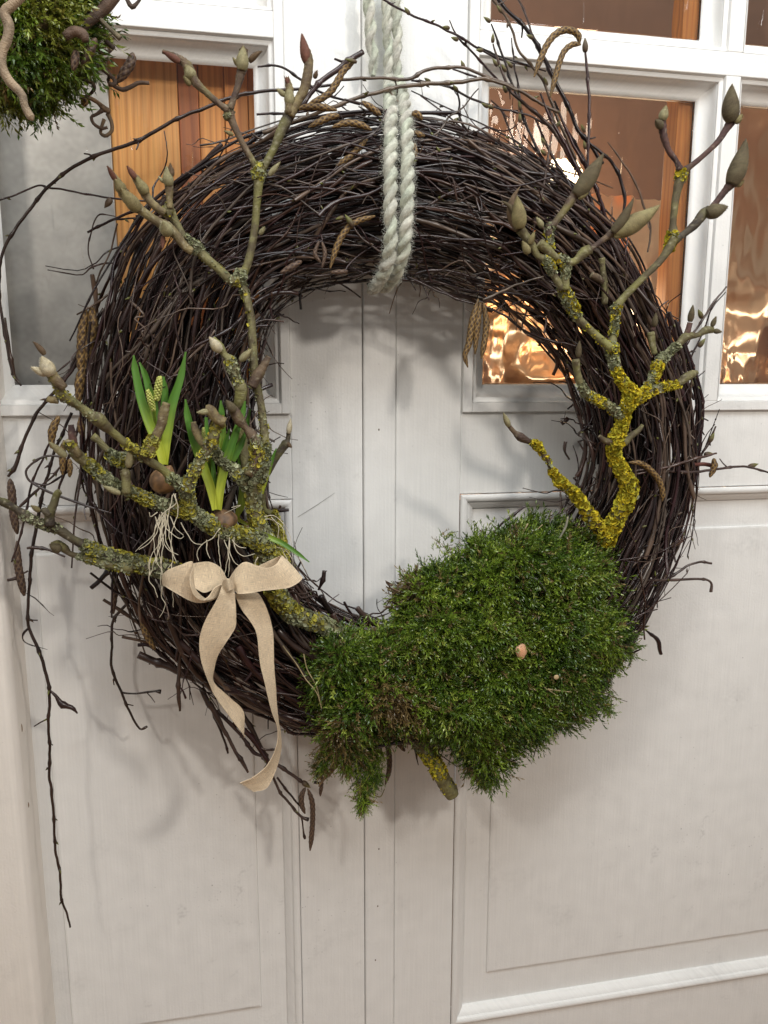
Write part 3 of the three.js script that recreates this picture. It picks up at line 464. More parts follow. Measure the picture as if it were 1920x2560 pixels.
for (let i = 0; i < 470; i++) bodyTwig(rr(-PI, PI), rr(0.6, 1.4) * (R() < 0.8 ? 1 : -1), rr(-0.25, PI + 0.25), rr(-1.2, 0.8), rr(0.66, 1.0), rr(0.7, 1.04), 0.0007 + 0.0018 * Math.pow(R(), 1.6), false, R() < 0.3 ? rr(0.05, 0.45) : 0);
for (let i = 0; i < 620; i++) bodyTwig(rr(-PI, PI), rr(0.7, 1.6), rr(-PI, PI), rr(-0.5, 0.5), rr(0.15, 0.8), rr(0.15, 0.8), rr(0.0016, 0.0038), false, 0);
for (let i = 0; i < 90; i++) { // short ends that stick out
  const th = rr(-PI, PI), ph = rr(-0.3, PI + 0.3), d = rr(0.08, 0.22) * (R() < 0.7 ? 1 : -1); bodyTwig(th, d, ph, rr(-0.4, 0.4), 0.9, rr(1.1, 1.38), rr(0.0007, 0.0014), false, rr(0, 0.3));
}
for (let i = 0; i < 110; i++) bodyTwig(rr(-PI, PI), rr(0.25, 0.6) * (R() < 0.5 ? 1 : -1), rr(0.2, PI - 0.2), rr(-1.6, 1.6), rr(0.98, 1.06), rr(0.98, 1.12), rr(0.0006, 0.0012), false, R() < 0.5 ? rr(0.05, 0.35) : 0); // thin cross twigs
part('twig_filling', mergeGeometries(filler), twigMat, wreath, 'stuff');
// ---------------------------------------------------------------- lichened magnolia branches
const barkBump = dataTex(256, 256, (u, v) => { const q = 0.5 + 0.30 * per(u, v, 9, 1) + 0.30 * per(u, v, 26, 4) + 0.35 * N3(u * 4, v * 34, 2) * (0.5 + per(u, v, 6, 7)); return [q, q, q]; });
const barkMat = vcol({ roughness: 0.68, bumpMap: barkBump, bumpScale: 0.0011 }), lichenMat = vcol({ roughness: 0.9, side: THREE.DoubleSide });
const fuzzMat = new THREE.MeshPhysicalMaterial({ vertexColors: true, roughness: 0.85, sheen: 0.35, sheenRoughness: 0.5, sheenColor: new THREE.Color().setRGB(0.30, 0.26, 0.17) });
const barkTones = { olive: [[0.19, 0.175, 0.07], [0.085, 0.066, 0.032]], brown: [[0.13, 0.088, 0.05], [0.052, 0.029, 0.021]], red: [[0.11, 0.052, 0.04], [0.045, 0.02, 0.018]], dark: [[0.085, 0.07, 0.042], [0.034, 0.024, 0.017]], tan: [[0.24, 0.19, 0.085], [0.095, 0.062, 0.032]] };
function barkColor(tone, sd) {
  const [a, b] = barkTones[tone];
  return (p, s, f, i, cap) => {
    if (cap) return [0.42, 0.36, 0.22];
    const n = fbm(p.x * 55 + sd, p.y * 55, p.z * 55), m = N3(p.x * 330, p.y * 330 + sd, p.z * 330), alg = clamp((fbm(p.x * 28, p.y * 28 + sd, p.z * 28 + 4) - 0.05) * 3.2, 0, 1) * (tone === 'red' || tone === 'tan' ? 0.2 : 0.75);
    let c = mixc(b, a, clamp(0.45 + n * 2 + m * 0.7, 0, 1));
    c = mixc(c, [0.24, 0.24, 0.055], alg * 0.6);
    if (m > 0.46) c = mixc(c, [0.36, 0.33, 0.24], 0.4);
    return c;
  };
}
function stem(parent, ctrl, tone, opt = {}) {
  const L = sampleLine(ctrl.map((q) => ({ p: q.p, r: q.r * (opt.name === 'limb' ? 0.82 : 0.84) })), opt.step || 0.0018), sd = R() * 40, rings = opt.rings || 0;
  const shape = (s, f, i) => {
    const p = L.pts[i]; let k = 1 + 0.10 * fbm(p.x * 90 + Math.cos(f) * 1.2 + sd, p.y * 90 + Math.sin(f) * 1.2, p.z * 90) + 0.05 * N3(s * 500, f * 2, sd);
    if (rings) k += rings * Math.pow(Math.abs(Math.sin(s * 720 + 2 * N3(s * 40, sd, 2))), 6);
    return k;
  };
  part(opt.name || 'shoot', tube(L, opt.sides || 14, barkColor(tone, sd), shape), barkMat, parent);
  return L;
}
// crinkled lobes of lichen on a stretch of stem; mix = share of yellow
let yellowA = [0.62, 0.46, 0.012], yellowB = [0.42, 0.41, 0.03];
function lobes(L, t0, t1, count, yellow, size, out) {
  const n = L.pts.length;
  for (let q = 0; q < count; q++) {
    const i = clamp(Math.floor(lerp(t0, t1, R()) * (n - 1)), 1, n - 2), f = R() * 6.283;
    const nr = V(0, 0, 0).addScaledVector(L.A[i], Math.cos(f)).addScaledVector(L.B[i], Math.sin(f));
    if (nr.z < -0.45) continue;
    const p = L.pts[i].clone().addScaledVector(nr, L.rad[i] * rr(0.97, 1.07));
    const y = N3(p.x * 45, p.y * 45, p.z * 45) * 0.9 + 0.5 + rr(-0.3, 0.3) < yellow ? 1 : 0;
    const ax = nr.clone().add(V(rr(-1, 1), rr(-1, 1), rr(-1, 1)).multiplyScalar(0.95)).normalize();
    const u = V(rr(-1, 1), rr(-1, 1), rr(-1, 1)).cross(ax).normalize(), v = V(0, 0, 0).crossVectors(ax, u), r = size * rr(0.45, 1.1) * (y ? 1 : 0.85), K = 6;
    const o = out[y], b = o.pos.length / 3, t = rr(0.5, 1.2), hue = R();
    const c0 = y ? mixc(yellowA, yellowB, hue) : mixc([0.18, 0.195, 0.085], [0.37, 0.38, 0.245], hue);
    const pc = p.clone().addScaledVector(ax, -r * 0.15); o.pos.push(pc.x, pc.y, pc.z); o.col.push(...mulc(c0, t * 0.9));
    for (let k = 0; k < K; k++) { const a = k / K * 6.283, rk = r * rr(0.6, 1.2), l = r * rr(0.05, 0.55), w = p.clone().addScaledVector(u, Math.cos(a) * rk).addScaledVector(v, Math.sin(a) * rk).addScaledVector(ax, l); o.pos.push(w.x, w.y, w.z); o.col.push(...mulc(c0, t)); o.idx.push(b, b + 1 + k, b + 1 + (k + 1) % K); }
  }
}
const newOut = () => [{ pos: [], col: [], idx: [] }, { pos: [], col: [], idx: [] }];
function flushLichen(out, parent) { ['grey_lichen', 'yellow_lichen'].forEach((nm, k) => { if (out[k].pos.length) part(nm, makeGeo(out[k].pos, out[k].idx, out[k].col), lichenMat, parent, 'stuff'); }); }
// a downy bud traced from base to tip: rows [x, y] with the widest radius
function downy(c, x0, y0, x1, y1, r, z0, z1, parent, pal = 'olive', bendPx = 0, name = 'bud') {
  const p0 = at(c, x0, y0, z0), p1 = at(c, x1, y1, z1), o = CROP[c], s = o[2] ? S2 : S, k = s * depthOf(p0) / F, d = p1.clone().sub(p0), side = V(-d.y, d.x, 0).normalize(), pts = [], rad = [], sd = R() * 30;
  for (let i = 0; i <= 26; i++) { const t = i / 26; pts.push(p0.clone().addScaledVector(d, t).addScaledVector(side, bendPx * k * 4 * t * (1 - t))); const w = Math.pow(Math.sin(Math.PI * Math.pow(0.10 + 0.90 * t, 0.72)), 0.85); rad.push(Math.max(r * k * 0.05, r * k * w)); }
  const pc = { olive: [[0.15, 0.126, 0.068], [0.08, 0.058, 0.032]], pale: [[0.36, 0.34, 0.20], [0.26, 0.22, 0.11]], tan: [[0.30, 0.265, 0.125], [0.18, 0.14, 0.065]], brown: [[0.16, 0.11, 0.06], [0.10, 0.06, 0.035]], cream: [[0.62, 0.58, 0.46], [0.42, 0.34, 0.17]], red: [[0.20, 0.085, 0.055], [0.10, 0.04, 0.03]] }[pal];
  const g = tube(frames(pts, rad), 16, (p, s2, f) => mulc(mixc(pc[1], pc[0], clamp(0.5 + 0.9 * fbm(p.x * 90 + sd, p.y * 90, p.z * 90), 0, 1)), 0.9 + 0.35 * N3(p.x * 900, p.y * 350, p.z * 900)), (s2, f) => 1 + 0.05 * N3(s2 * 90, f, sd));
  const m = part(name, g, fuzzMat, parent);
  if (r > 16) { // down: short hairs standing off the scales
    const pos = [], col = [], idx = [], L = frames(pts, rad), n = Math.round(rr(500, 650) * Math.min(1.4, r / 45));
    for (let q = 0; q < n; q++) {
      const i = 1 + Math.floor(R() * 24), f = R() * 6.283, nn = V(0, 0, 0).addScaledVector(L.A[i], Math.cos(f)).addScaledVector(L.B[i], Math.sin(f)); if (nn.z < -0.3) continue;
      const b = L.pts[i].clone().addScaledVector(nn, L.rad[i]), h = nn.clone().multiplyScalar(0.55).addScaledVector(L.T[i], 0.9).add(V(rr(-1, 1), rr(-1, 1), rr(-1, 1)).multiplyScalar(0.3)).normalize(), w = V(0, 0, 0).crossVectors(h, nn).normalize().multiplyScalar(0.00012), e = b.clone().addScaledVector(h, rr(0.001, 0.0022)), o2 = pos.length / 3;
      pos.push(b.x + w.x, b.y + w.y, b.z + w.z, b.x - w.x, b.y - w.y, b.z - w.z, e.x, e.y, e.z); const cc = mulc(pc[0], rr(0.8, 1.5)); for (let k2 = 0; k2 < 3; k2++) col.push(...cc); idx.push(o2, o2 + 1, o2 + 2);
    }
    part('down', makeGeo(pos, idx, col), lichenMat, m, 'stuff');
  }
  return m;
}
yellowA = [0.44, 0.37, 0.03]; yellowB = [0.30, 0.30, 0.06];
{ // --- the big branch on the left
  const g = thing('magnolia_branch', 'lichen-grey magnolia branch with tall upright stem left of the wreath opening', 'branch', at('H', 1200, 600, 0.15)), o = newOut();
  let L = stem(g, path('H', [[1750, 830, 80, .13], [1450, 690, 85, .14], [1200, 590, 92, .15], [1080, 430, 95, .158], [1000, 250, 95, .165], [960, 60, 98, .17]], .15), 'olive', { name: 'limb', sides: 22 });
  lobes(L, 0, 1, 2100, 0.42, 0.0034, o);
  L = stem(g, path('B', [[990, 2080, 98, .17], [900, 1900, 95, .172], [830, 1700, 78, .174], [800, 1560, 74, .175], [830, 1400, 78, .175], [875, 1250, 78, .172], [905, 1120, 58, .17], [905, 1000, 44, .168], [893, 900, 42, .166], [880, 780, 40, .165], [845, 600, 42, .163], [812, 400, 44, .162], [802, 200, 42, .16], [780, -60, 40, .158], [700, -330, 44, .156], [660, -400, 52, .155]], .17), 'olive', { name: 'limb', sides: 20 });
  lobes(L, 0, 0.14, 700, 0.4, 0.0032, o); lobes(L, 0.14, 0.30, 260, 0.3, 0.003, o); lobes(L, 0.27, 0.43, 700, 0.22, 0.0032, o); lobes(L, 0.44, 1, 150, 0.6, 0.002, o); lobes(L, 0.9, 1, 120, 0.1, 0.0028, o);
  const node = (c, x, y, r, z, n = 150, ye = 0.1) => { const l = stem(g, path(c, [[x - 8, y + r * 1.2, r * 0.75], [x, y, r], [x + 6, y - r * 1.2, r * 0.7]], z), 'olive', { name: 'node' }); lobes(l, 0, 1, n, ye, 0.0025, o); };
  node('C', 1215, 2050, 62, .157, 260, 0.2);
  stem(g, path('C', [[1215, 2060, 48], [1270, 1950, 42], [1330, 1680, 40], [1355, 1420, 40], [1375, 1180, 52]], .155), 'olive', { name: 'limb' });
  node('C', 1375, 1140, 66, .155, 240, 0.3);
  stem(g, path('C', [[1375, 1150, 46], [1320, 1050, 34], [1220, 870, 32], [1150, 720, 38], [1115, 620, 54], [1110, 600, 50]], .155), 'brown'); node('C', 1112, 630, 52, .155, 60, 0);
  L = stem(g, path('C', [[1110, 610, 40], [1040, 560, 30], [920, 455, 32], [830, 370, 44], [790, 300, 50], [755, 225, 52], [710, 180, 40], [660, 150, 34], [540, 98, 20]], .157), 'brown', { rings: 0.12 });
  downy('C', 800, 330, 740, 210, 50, .157, .162, g, 'pale'); downy('C', 690, 190, 535, 92, 30, .16, .165, g, 'red'); downy('C', 780, 390, 720, 310, 24, .157, .162, g, 'tan');
  stem(g, path('C', [[1120, 600, 38], [1150, 520, 30], [1190, 400, 32], [1212, 310, 42], [1235, 220, 52], [1240, 90, 42], [1238, 60, 20]], .157), 'brown', { rings: 0.14 });
  downy('C', 1225, 260, 1240, 48, 54, .16, .165, g, 'pale'); downy('C', 1290, 190, 1405, 95, 26, .158, .165, g, 'brown', 10); downy('C', 1190, 220, 1145, 145, 18, .158, .165, g, 'pale'); downy('C', 1150, 820, 1070, 785, 18, .156, .16, g, 'tan'); downy('C', 1460, 1170, 1560, 1050, 24, .157, .162, g, 'pale'); downy('C', 1380, 1680, 1425, 1610, 20, .157, .162, g, 'pale');
  stem(g, path('C', [[1375, 1150, 46], [1440, 1050, 36], [1510, 920, 38], [1560, 800, 48], [1610, 700, 56], [1640, 630, 54], [1690, 560, 52]], .155), 'dark', { rings: 0.1 });
  stem(g, path('N', [[290, 660, 48], [340, 560, 44], [410, 440, 46], [445, 300, 50], [455, 180, 46], [440, 110, 42], [425, 50, 26], [405, -20, 10]], .158), 'tan', { rings: 0.12 });
  downy('N', 440, 200, 395, -60, 44, .158, .162, g, 'red'); downy('N', 505, 330, 530, 260, 20, .155, .16, g, 'brown');
  stem(g, path('N', [[285, 640, 38], [285, 520, 40], [290, 430, 42], [280, 380, 34], [268, 325, 22]], .16), 'tan', { rings: 0.14 }); downy('N', 285, 560, 290, 390, 44, .16, .163, g, 'pale'); for (const a of [-30, -10, 12]) downy('N', 280, 390, 270 + a, 305, 9, .162, .165, g, 'red'); downy('N', 250, 480, 175, 420, 24, .16, .163, g, 'pale');
  // left fork of the tall stem
  L = stem(g, path('C', [[1210, 2080, 50], [1140, 2080, 50], [1040, 1990, 44], [900, 1870, 48], [830, 1790, 58], [740, 1720, 40], [660, 1580, 36], [600, 1480, 58]], .16), 'olive', { name: 'limb' }); lobes(L, 0.5, 0.75, 420, 0.3, 0.0026, o); lobes(L, 0, 0.5, 90, 0.6, 0.002, o); node('C', 592, 1470, 56, .163, 30, 0);
  stem(g, path('C', [[600, 1460, 34], [600, 1380, 30], [598, 1280, 42], [590, 1170, 46], [585, 1120, 30]], .166), 'tan', { rings: 0.12 }); downy('C', 595, 1260, 575, 1090, 46, .168, .172, g, 'pale'); downy('C', 620, 1180, 605, 1060, 26, .17, .172, g, 'brown'); downy('C', 550, 1230, 500, 1175, 16, .168, .172, g, 'pale');
  stem(g, path('C', [[560, 1500, 36], [440, 1400, 40], [370, 1300, 46], [320, 1210, 40], [270, 1140, 20], [232, 1090, 8]], .17), 'tan', { rings: 0.12 }); downy('C', 400, 1330, 310, 1180, 48, .173, .178, g, 'tan'); downy('C', 310, 1200, 230, 1085, 26, .176, .18, g, 'red');
  L = stem(g, path('C', [[800, 1830, 36], [740, 1790, 42], [660, 1690, 44], [580, 1620, 62], [480, 1560, 42], [380, 1490, 44], [290, 1420, 58], [210, 1330, 56], [160, 1240, 40], [110, 1150, 18], [60, 1090, 8]], .185), 'tan', { rings: 0.13 }); downy('C', 330, 1470, 180, 1280, 60, .188, .2, g, 'tan'); downy('C', 200, 1310, 130, 1200, 46, .192, .2, g, 'tan'); downy('C', 140, 1220, 60, 1085, 24, .195, .205, g, 'red'); downy('C', 590, 1680, 545, 1560, 54, .187, .2, g, 'pale'); downy('C', 545, 1700, 540, 1810, 22, .185, .19, g, 'red');
  // lower limb toward the bulbs
  L = stem(g, path('B', [[960, 1980, 80, .175], [800, 1890, 78, .182], [600, 1830, 74, .188], [420, 1760, 76, .192], [280, 1670, 70, .195], [120, 1620, 66, .197], [-60, 1570, 60, .2], [-210, 1500, 52, .203], [-370, 1430, 46, .207], [-500, 1350, 58, .21], [-600, 1260, 52, .214], [-700, 1180, 62, .218], [-770, 1090, 58, .222], [-785, 1040, 50, .224]], .19), 'olive', { name: 'limb', sides: 18 });
  lobes(L, 0, 0.35, 2000, 0.42, 0.0033, o); lobes(L, 0.35, 0.62, 900, 0.25, 0.003, o); lobes(L, 0.62, 0.8, 520, 0.15, 0.003, o); lobes(L, 0.8, 1, 60, 0.5, 0.002, o);
  stem(g, path('A', [[1090, 1500, 44], [1090, 1400, 44], [1080, 1320, 50], [1065, 1290, 44]], .215), 'olive', { rings: 0.08 }); downy('A', 1110, 1270, 1135, 1075, 34, .218, .225, g, 'pale'); downy('A', 570, 1180, 420, 1050, 34, .222, .23, g, 'pale'); stem(g, path('A', [[640, 1120, 44], [625, 1000, 40], [612, 905, 28]], .22), 'red', { rings: 0.08 }); stem(g, path('A', [[690, 1180, 38], [620, 1090, 46], [540, 1065, 34]], .222), 'tan', { rings: 0.08 }); downy('A', 1040, 1500, 880, 1430, 26, .213, .218, g, 'pale');
  L = stem(g, path('A', [[1090, 1220, 70], [1000, 1200, 62], [930, 1130, 36], [860, 1050, 34], [800, 1000, 40]], .2), 'olive'); lobes(L, 0, 0.5, 420, 0.12, 0.0032, o);
  // long arm up to the far left
  L = stem(g, path('B', [[260, 1680, 66, .195], [245, 1560, 62, .2], [215, 1450, 60, .205], [100, 1370, 46, .21], [20, 1290, 42, .213], [-120, 1200, 46, .217], [-200, 1130, 50, .222], [-300, 1060, 40, .228], [-415, 965, 42, .234], [-480, 910, 62, .238], [-530, 860, 76, .242], [-600, 820, 56, .246], [-690, 750, 42, .25], [-780, 690, 52, .256], [-850, 640, 62, .26], [-890, 570, 34, .264], [-930, 490, 50, .268], [-970, 420, 62, .27]], .2), 'olive', { name: 'limb', sides: 18 });
  lobes(L, 0, 0.2, 800, 0.4, 0.0032, o); lobes(L, 0.3, 0.42, 130, 0.75, 0.0026, o); lobes(L, 0.62, 0.95, 140, 0.35, 0.0018, o);
  downy('A', 440, 470, 360, 310, 62, .27, .278, g, 'cream'); downy('A', 400, 470, 262, 405, 34, .27, .276, g, 'cream'); downy('A', 385, 300, 280, 185, 26, .268, .272, g, 'brown', -8); stem(g, path('A', [[500, 690, 40], [440, 690, 34], [408, 680, 30]], .26), 'tan', { rings: 0.1 }); stem(g, path('A', [[560, 590, 40], [470, 500, 52], [420, 430, 58]], .268), 'tan', { rings: 0.14 });
  L = stem(g, path('A', [[1270, 1180, 62], [1310, 1060, 60], [1350, 1000, 46], [1395, 900, 48], [1410, 820, 52], [1440, 715, 40]], .23), 'tan', { rings: 0.1 }); lobes(L, 0, 0.4, 260, 0.75, 0.0025, o);
  L = stem(g, path('B', [[220, 1480, 60], [300, 1300, 56], [390, 1150, 50], [460, 1020, 58], [500, 900, 54], [560, 880, 58]], .215), 'olive', { name: 'limb' }); lobes(L, 0, 0.6, 420, 0.7, 0.0027, o); lobes(L, 0.6, 1, 120, 0.9, 0.0024, o);
  stem(g, path('B', [[560, 890, 54], [490, 850, 52], [430, 780, 56], [390, 770, 42]], .222), 'tan', { rings: 0.1 }); downy('B', 420, 790, 315, 800, 26, .224, .23, g, 'pale'); stem(g, path('B', [[420, 1120, 40], [350, 1040, 38], [305, 950, 38], [288, 880, 26]], .2), 'tan', { rings: 0.12 });
  L = stem(g, path('B', [[780, 1440, 70], [690, 1340, 68], [580, 1250, 56], [480, 1150, 50], [440, 1090, 44]], .19), 'olive', { name: 'limb' }); lobes(L, 0, 1, 900, 0.1, 0.0032, o);
  L = stem(g, path('B', [[760, 1340, 56], [830, 1220, 62], [830, 1090, 58], [790, 990, 56], [740, 930, 34], [690, 870, 56], [650, 800, 54], [610, 745, 40], [575, 705, 16]], .2), 'brown', { rings: 0.1 }); lobes(L, 0, 0.35, 240, 0.25, 0.0028, o); downy('B', 640, 790, 570, 690, 40, .205, .21, g, 'olive');
  L = stem(g, path('B', [[770, 1430, 50, .165], [720, 1120, 50, .155], [690, 860, 56, .16], [690, 700, 58, .168], [700, 590, 66, .17], [660, 510, 44, .17], [625, 400, 60, .17], [600, 345, 56, .17], [560, 300, 32, .17], [510, 230, 48, .17], [450, 160, 34, .17]], .17), 'olive', { rings: 0.05 }); lobes(L, 0.45, 0.72, 320, 0.3, 0.0022, o); downy('B', 520, 270, 425, 145, 46, .172, .178, g, 'cream'); downy('B', 695, 350, 800, 245, 32, .172, .178, g, 'pale');
  stem(g, path('B', [[790, 580, 50], [850, 470, 56], [900, 390, 40], [940, 315, 30]], .172), 'brown', { rings: 0.12 });
  flushLichen(o, g);
}
{ // --- low branch pointing left
  const g = thing('magnolia_branch', 'knobbly lichened branch reaching out to the left below the bulbs', 'branch', at('A', 1430, 2150, 0.14)), o = newOut();
  let L = stem(g, path('A', [[1700, 2230, 85, .14], [1430, 2150, 90, .15], [1250, 2120, 84, .155], [1050, 2070, 76, .16], [880, 2010, 62, .165], [760, 1960, 56, .168], [640, 1900, 44, .172], [520, 1820, 50, .176], [420, 1780, 56, .18], [330, 1750, 46, .184], [220, 1690, 54, .188], [130, 1630, 38, .192], [40, 1580, 46, .196], [-30, 1550, 34, .2]], .16), 'dark', { name: 'limb', sides: 18 });
  lobes(L, 0, 0.42, 1500, 0.34, 0.0033, o); lobes(L, 0.55, 0.8, 300, 0.05, 0.0022, o);
  L = stem(g, path('A', [[1150, 2140, 62], [950, 2110, 50], [800, 2070, 46], [680, 2040, 30], [600, 2015, 28], [550, 1970, 44], [500, 1935, 40], [440, 1930, 14]], .165), 'olive', { rings: 0.06 }); lobes(L, 0, 0.45, 320, 0.35, 0.003, o);
  stem(g, path('A', [[430, 1780, 52], [430, 1680, 48], [465, 1590, 40], [495, 1500, 36], [520, 1480, 30]], .185), 'dark', { rings: 0.08 }); stem(g, path('A', [[430, 1690, 34], [390, 1650, 40], [360, 1640, 24]], .188), 'dark'); downy('A', 340, 1650, 265, 1600, 24, .19, .195, g, 'tan'); downy('A', 520, 1990, 425, 1935, 42, .168, .174, g, 'olive');
  flushLichen(o, g);
}
{ // --- slim stem behind, beside the opening
  const g = thing('magnolia_twig', 'slim dark twig rising from a yellow-lichened stub beside the tall stem', 'twig', at('B', 1060, 2030, 0.1)), o = newOut();
  let L = stem(g, path('B', [[1080, 2120, 56], [1050, 1960, 54], [1015, 1800, 52], [985, 1700, 42], [960, 1650, 40]], .115), 'olive', { name: 'limb' }); lobes(L, 0, 1, 700, 0.95, 0.0028, o);
  stem(g, path('B', [[960, 1670, 30], [905, 1640, 26], [890, 1520, 26], [905, 1380, 28], [945, 1310, 26], [1000, 1200, 32], [1050, 1120, 40], [1085, 1070, 46], [1105, 1030, 24], [1112, 960, 22]], .125), 'dark', { rings: 0.06 }); downy('B', 1110, 980, 1130, 848, 24, .127, .13, g, 'cream'); downy('B', 1095, 1060, 1140, 1105, 20, .127, .13, g, 'brown');
  flushLichen(o, g);
}
yellowA = [0.62, 0.46, 0.012]; yellowB = [0.42, 0.41, 0.03];
{ // --- branch on the right
  const g = thing('magnolia_branch', 'bright yellow-lichened magnolia branch with downy grey buds on the right of the wreath', 'branch', at('E', 1100, 1650, 0.14)), o = newOut();
  let L = stem(g, path('E', [[1080, 1720, 70, .145], [1120, 1620, 78, .152], [1180, 1500, 74, .158], [1265, 1340, 82, .163], [1290, 1240, 78, .165], [1220, 1080, 60, .167], [1165, 980, 50, .168], [1165, 850, 66, .17], [1215, 720, 56, .172], [1245, 600, 50, .173], [1285, 500, 60, .174], [1310, 420, 66, .175], [1250, 350, 50, .175], [1180, 240, 46, .174], [1150, 130, 48, .173], [1140, 40, 62, .172], [1150, -60, 40, .17], [1165, -170, 38, .168], [1165, -300, 46, .166]], .165), 'olive', { name: 'limb', sides: 20 });
  lobes(L, 0, 0.62, 2900, 1.05, 0.0041, o); lobes(L, 0.62, 0.74, 500, 1.2, 0.003, o); lobes(L, 0.74, 0.86, 520, 0.25, 0.003, o); lobes(L, 0.9, 1, 420, 0.3, 0.0028, o);
  L = stem(g, path('D', [[1155, 1480, 50], [1230, 1375, 38], [1400, 1200, 34], [1560, 1040, 38], [1640, 920, 46], [1670, 850, 52]], .168), 'olive'); lobes(L, 0, 0.12, 120, 0.4, 0.0025, o);
  L = stem(g, path('F', [[790, 1650, 44], [830, 1540, 58], [840, 1400, 34], [860, 1200, 38], [905, 1000, 56], [915, 950, 50]], .165), 'olive'); lobes(L, 0.02, 0.3, 300, 0.5, 0.0026, o); lobes(L, 0.75, 1, 240, 0.5, 0.0022, o);
  stem(g, path('F', [[900, 950, 36], [870, 880, 26], [800, 780, 28], [760, 660, 36], [745, 570, 42], [740, 520, 36]], .167), 'red', { rings: 0.12 }); downy('F', 745, 520, 780, 390, 40, .169, .173, g, 'pale'); downy('F', 740, 580, 685, 515, 36, .17, .174, g, 'olive');
  stem(g, path('F', [[930, 960, 38], [1000, 910, 28], [1130, 800, 26], [1230, 700, 30], [1290, 610, 34], [1335, 540, 46]], .167), 'red', { rings: 0.06 }); downy('F', 1345, 530, 1350, 205, 74, .17, .178, g, 'olive', 12); downy('F', 1370, 540, 1440, 470, 34, .172, .176, g, 'tan');
  stem(g, path('F', [[850, 1560, 44], [930, 1505, 34], [1030, 1420, 44], [1100, 1330, 52], [1150, 1290, 40]], .167), 'dark', { rings: 0.06 }); downy('F', 1130, 1330, 1315, 1265, 62, .172, .178, g, 'olive');
  stem(g, path('F', [[1140, 1320, 34, .16], [1210, 1230, 30, .16], [1280, 1140, 34, .162], [1340, 1070, 46, .165]], .16), 'red', { rings: 0.1 }); downy('F', 1340, 1080, 1470, 680, 78, .166, .174, g, 'olive', -14); downy('F', 1390, 1090, 1450, 1040, 24, .167, .17, g, 'tan');
  // left fork
  L = stem(g, path('D', [[1140, 1810, 50], [1060, 1740, 44], [950, 1640, 40], [840, 1530, 46], [775, 1400, 62], [720, 1290, 52], [700, 1250, 40]], .18), 'olive', { name: 'limb' }); lobes(L, 0.5, 1, 620, 0.12, 0.003, o); lobes(L, 0, 0.4, 60, 0.8, 0.002, o);
  L = stem(g, path('D', [[715, 1290, 40], [650, 1190, 36], [605, 1090, 48], [575, 1040, 44], [500, 1000, 32], [455, 920, 40], [400, 840, 44], [345, 770, 50]], .184), 'olive', { rings: 0.06 }); lobes(L, 0.2, 0.5, 320, 0.15, 0.0026, o);
  downy('D', 345, 760, 320, 480, 64, .19, .2, g, 'tan'); downy('D', 330, 780, 350, 400, 40, .184, .188, g, 'brown', 75, 'bud_scale'); downy('D', 310, 780, 180, 525, 30, .188, .196, g, 'olive', -55, 'bud_scale'); downy('D', 430, 900, 470, 790, 26, .188, .192, g, 'tan'); downy('D', 420, 980, 365, 870, 34, .187, .19, g, 'tan');
  L = stem(g, path('D', [[735, 1300, 42], [740, 1150, 40], [740, 1060, 52], [650, 1010, 36], [570, 940, 50], [510, 890, 52]], .186), 'olive', { rings: 0.05 }); lobes(L, 0.15, 0.55, 320, 0.2, 0.0026, o);
  stem(g, path('D', [[750, 1070, 40], [830, 1040, 36], [900, 970, 52], [950, 945, 50]], .188), 'olive', { rings: 0.08 }); stem(g, path('D', [[930, 960, 32], [1000, 910, 26], [1080, 850, 30], [1150, 800, 44]], .187), 'brown', { rings: 0.06 });
  downy('D', 1150, 800, 1555, 560, 82, .19, .205, g, 'tan', -22); downy('D', 1150, 800, 1330, 495, 44, .194, .208, g, 'olive', -14); downy('D', 1160, 830, 1240, 830, 22, .192, .196, g, 'tan');
  L = stem(g, path('D', [[610, 950, 40], [600, 860, 42], [600, 770, 46], [650, 710, 34], [720, 620, 36], [790, 520, 46], [830, 460, 50]], .182), 'brown', { rings: 0.06 }); lobes(L, 0, 0.45, 240, 0.15, 0.0022, o);
  downy('D', 830, 480, 1070, 110, 74, .185, .2, g, 'olive', -10); downy('D', 850, 500, 940, 455, 24, .187, .192, g, 'tan'); downy('D', 540, 750, 485, 665, 26, .178, .182, g, 'pale');
  L = stem(g, path('D', [[1080, 1420, 30, .14], [1075, 1250, 34, .14], [1060, 1100, 26, .14], [1050, 1020, 34, .14]], .14), 'olive', { rings: 0.1 }); stem(g, path('D', [[1060, 1230, 30], [1010, 1190, 40], [960, 1165, 34]], .143), 'brown');
  // side shoots on the right
  L = stem(g, path('G', [[440, 1080, 50, .174], [560, 1010, 46, .17], [620, 920, 42, .167], [680, 820, 46, .164], [715, 720, 58, .162], [790, 640, 34, .16], [880, 560, 34, .158], [950, 490, 46, .157], [1050, 475, 26, .156], [1120, 435, 40, .155], [1180, 430, 34, .155]], .16), 'olive', { rings: 0.05 }); lobes(L, 0, 0.4, 620, 0.9, 0.003, o); lobes(L, 0.42, 0.6, 420, 0.05, 0.0034, o);
  downy('G', 1190, 440, 1262, 448, 22, .156, .16, g, 'olive'); downy('G', 1175, 400, 1212, 312, 22, .156, .16, g, 'olive'); stem(g, path('G', [[960, 470, 30], [985, 370, 26]], .157), 'red', { rings: 0.1 }); downy('G', 985, 360, 1012, 212, 28, .158, .162, g, 'olive');
  L = stem(g, path('G', [[560, 1010, 44, .17], [700, 940, 42, .168], [780, 915, 40, .166], [870, 905, 30, .165], [940, 850, 44, .164], [1000, 815, 42, .163], [1045, 800, 26, .162]], .165), 'olive', { rings: 0.07 }); lobes(L, 0, 0.55, 420, 0.92, 0.0028, o);
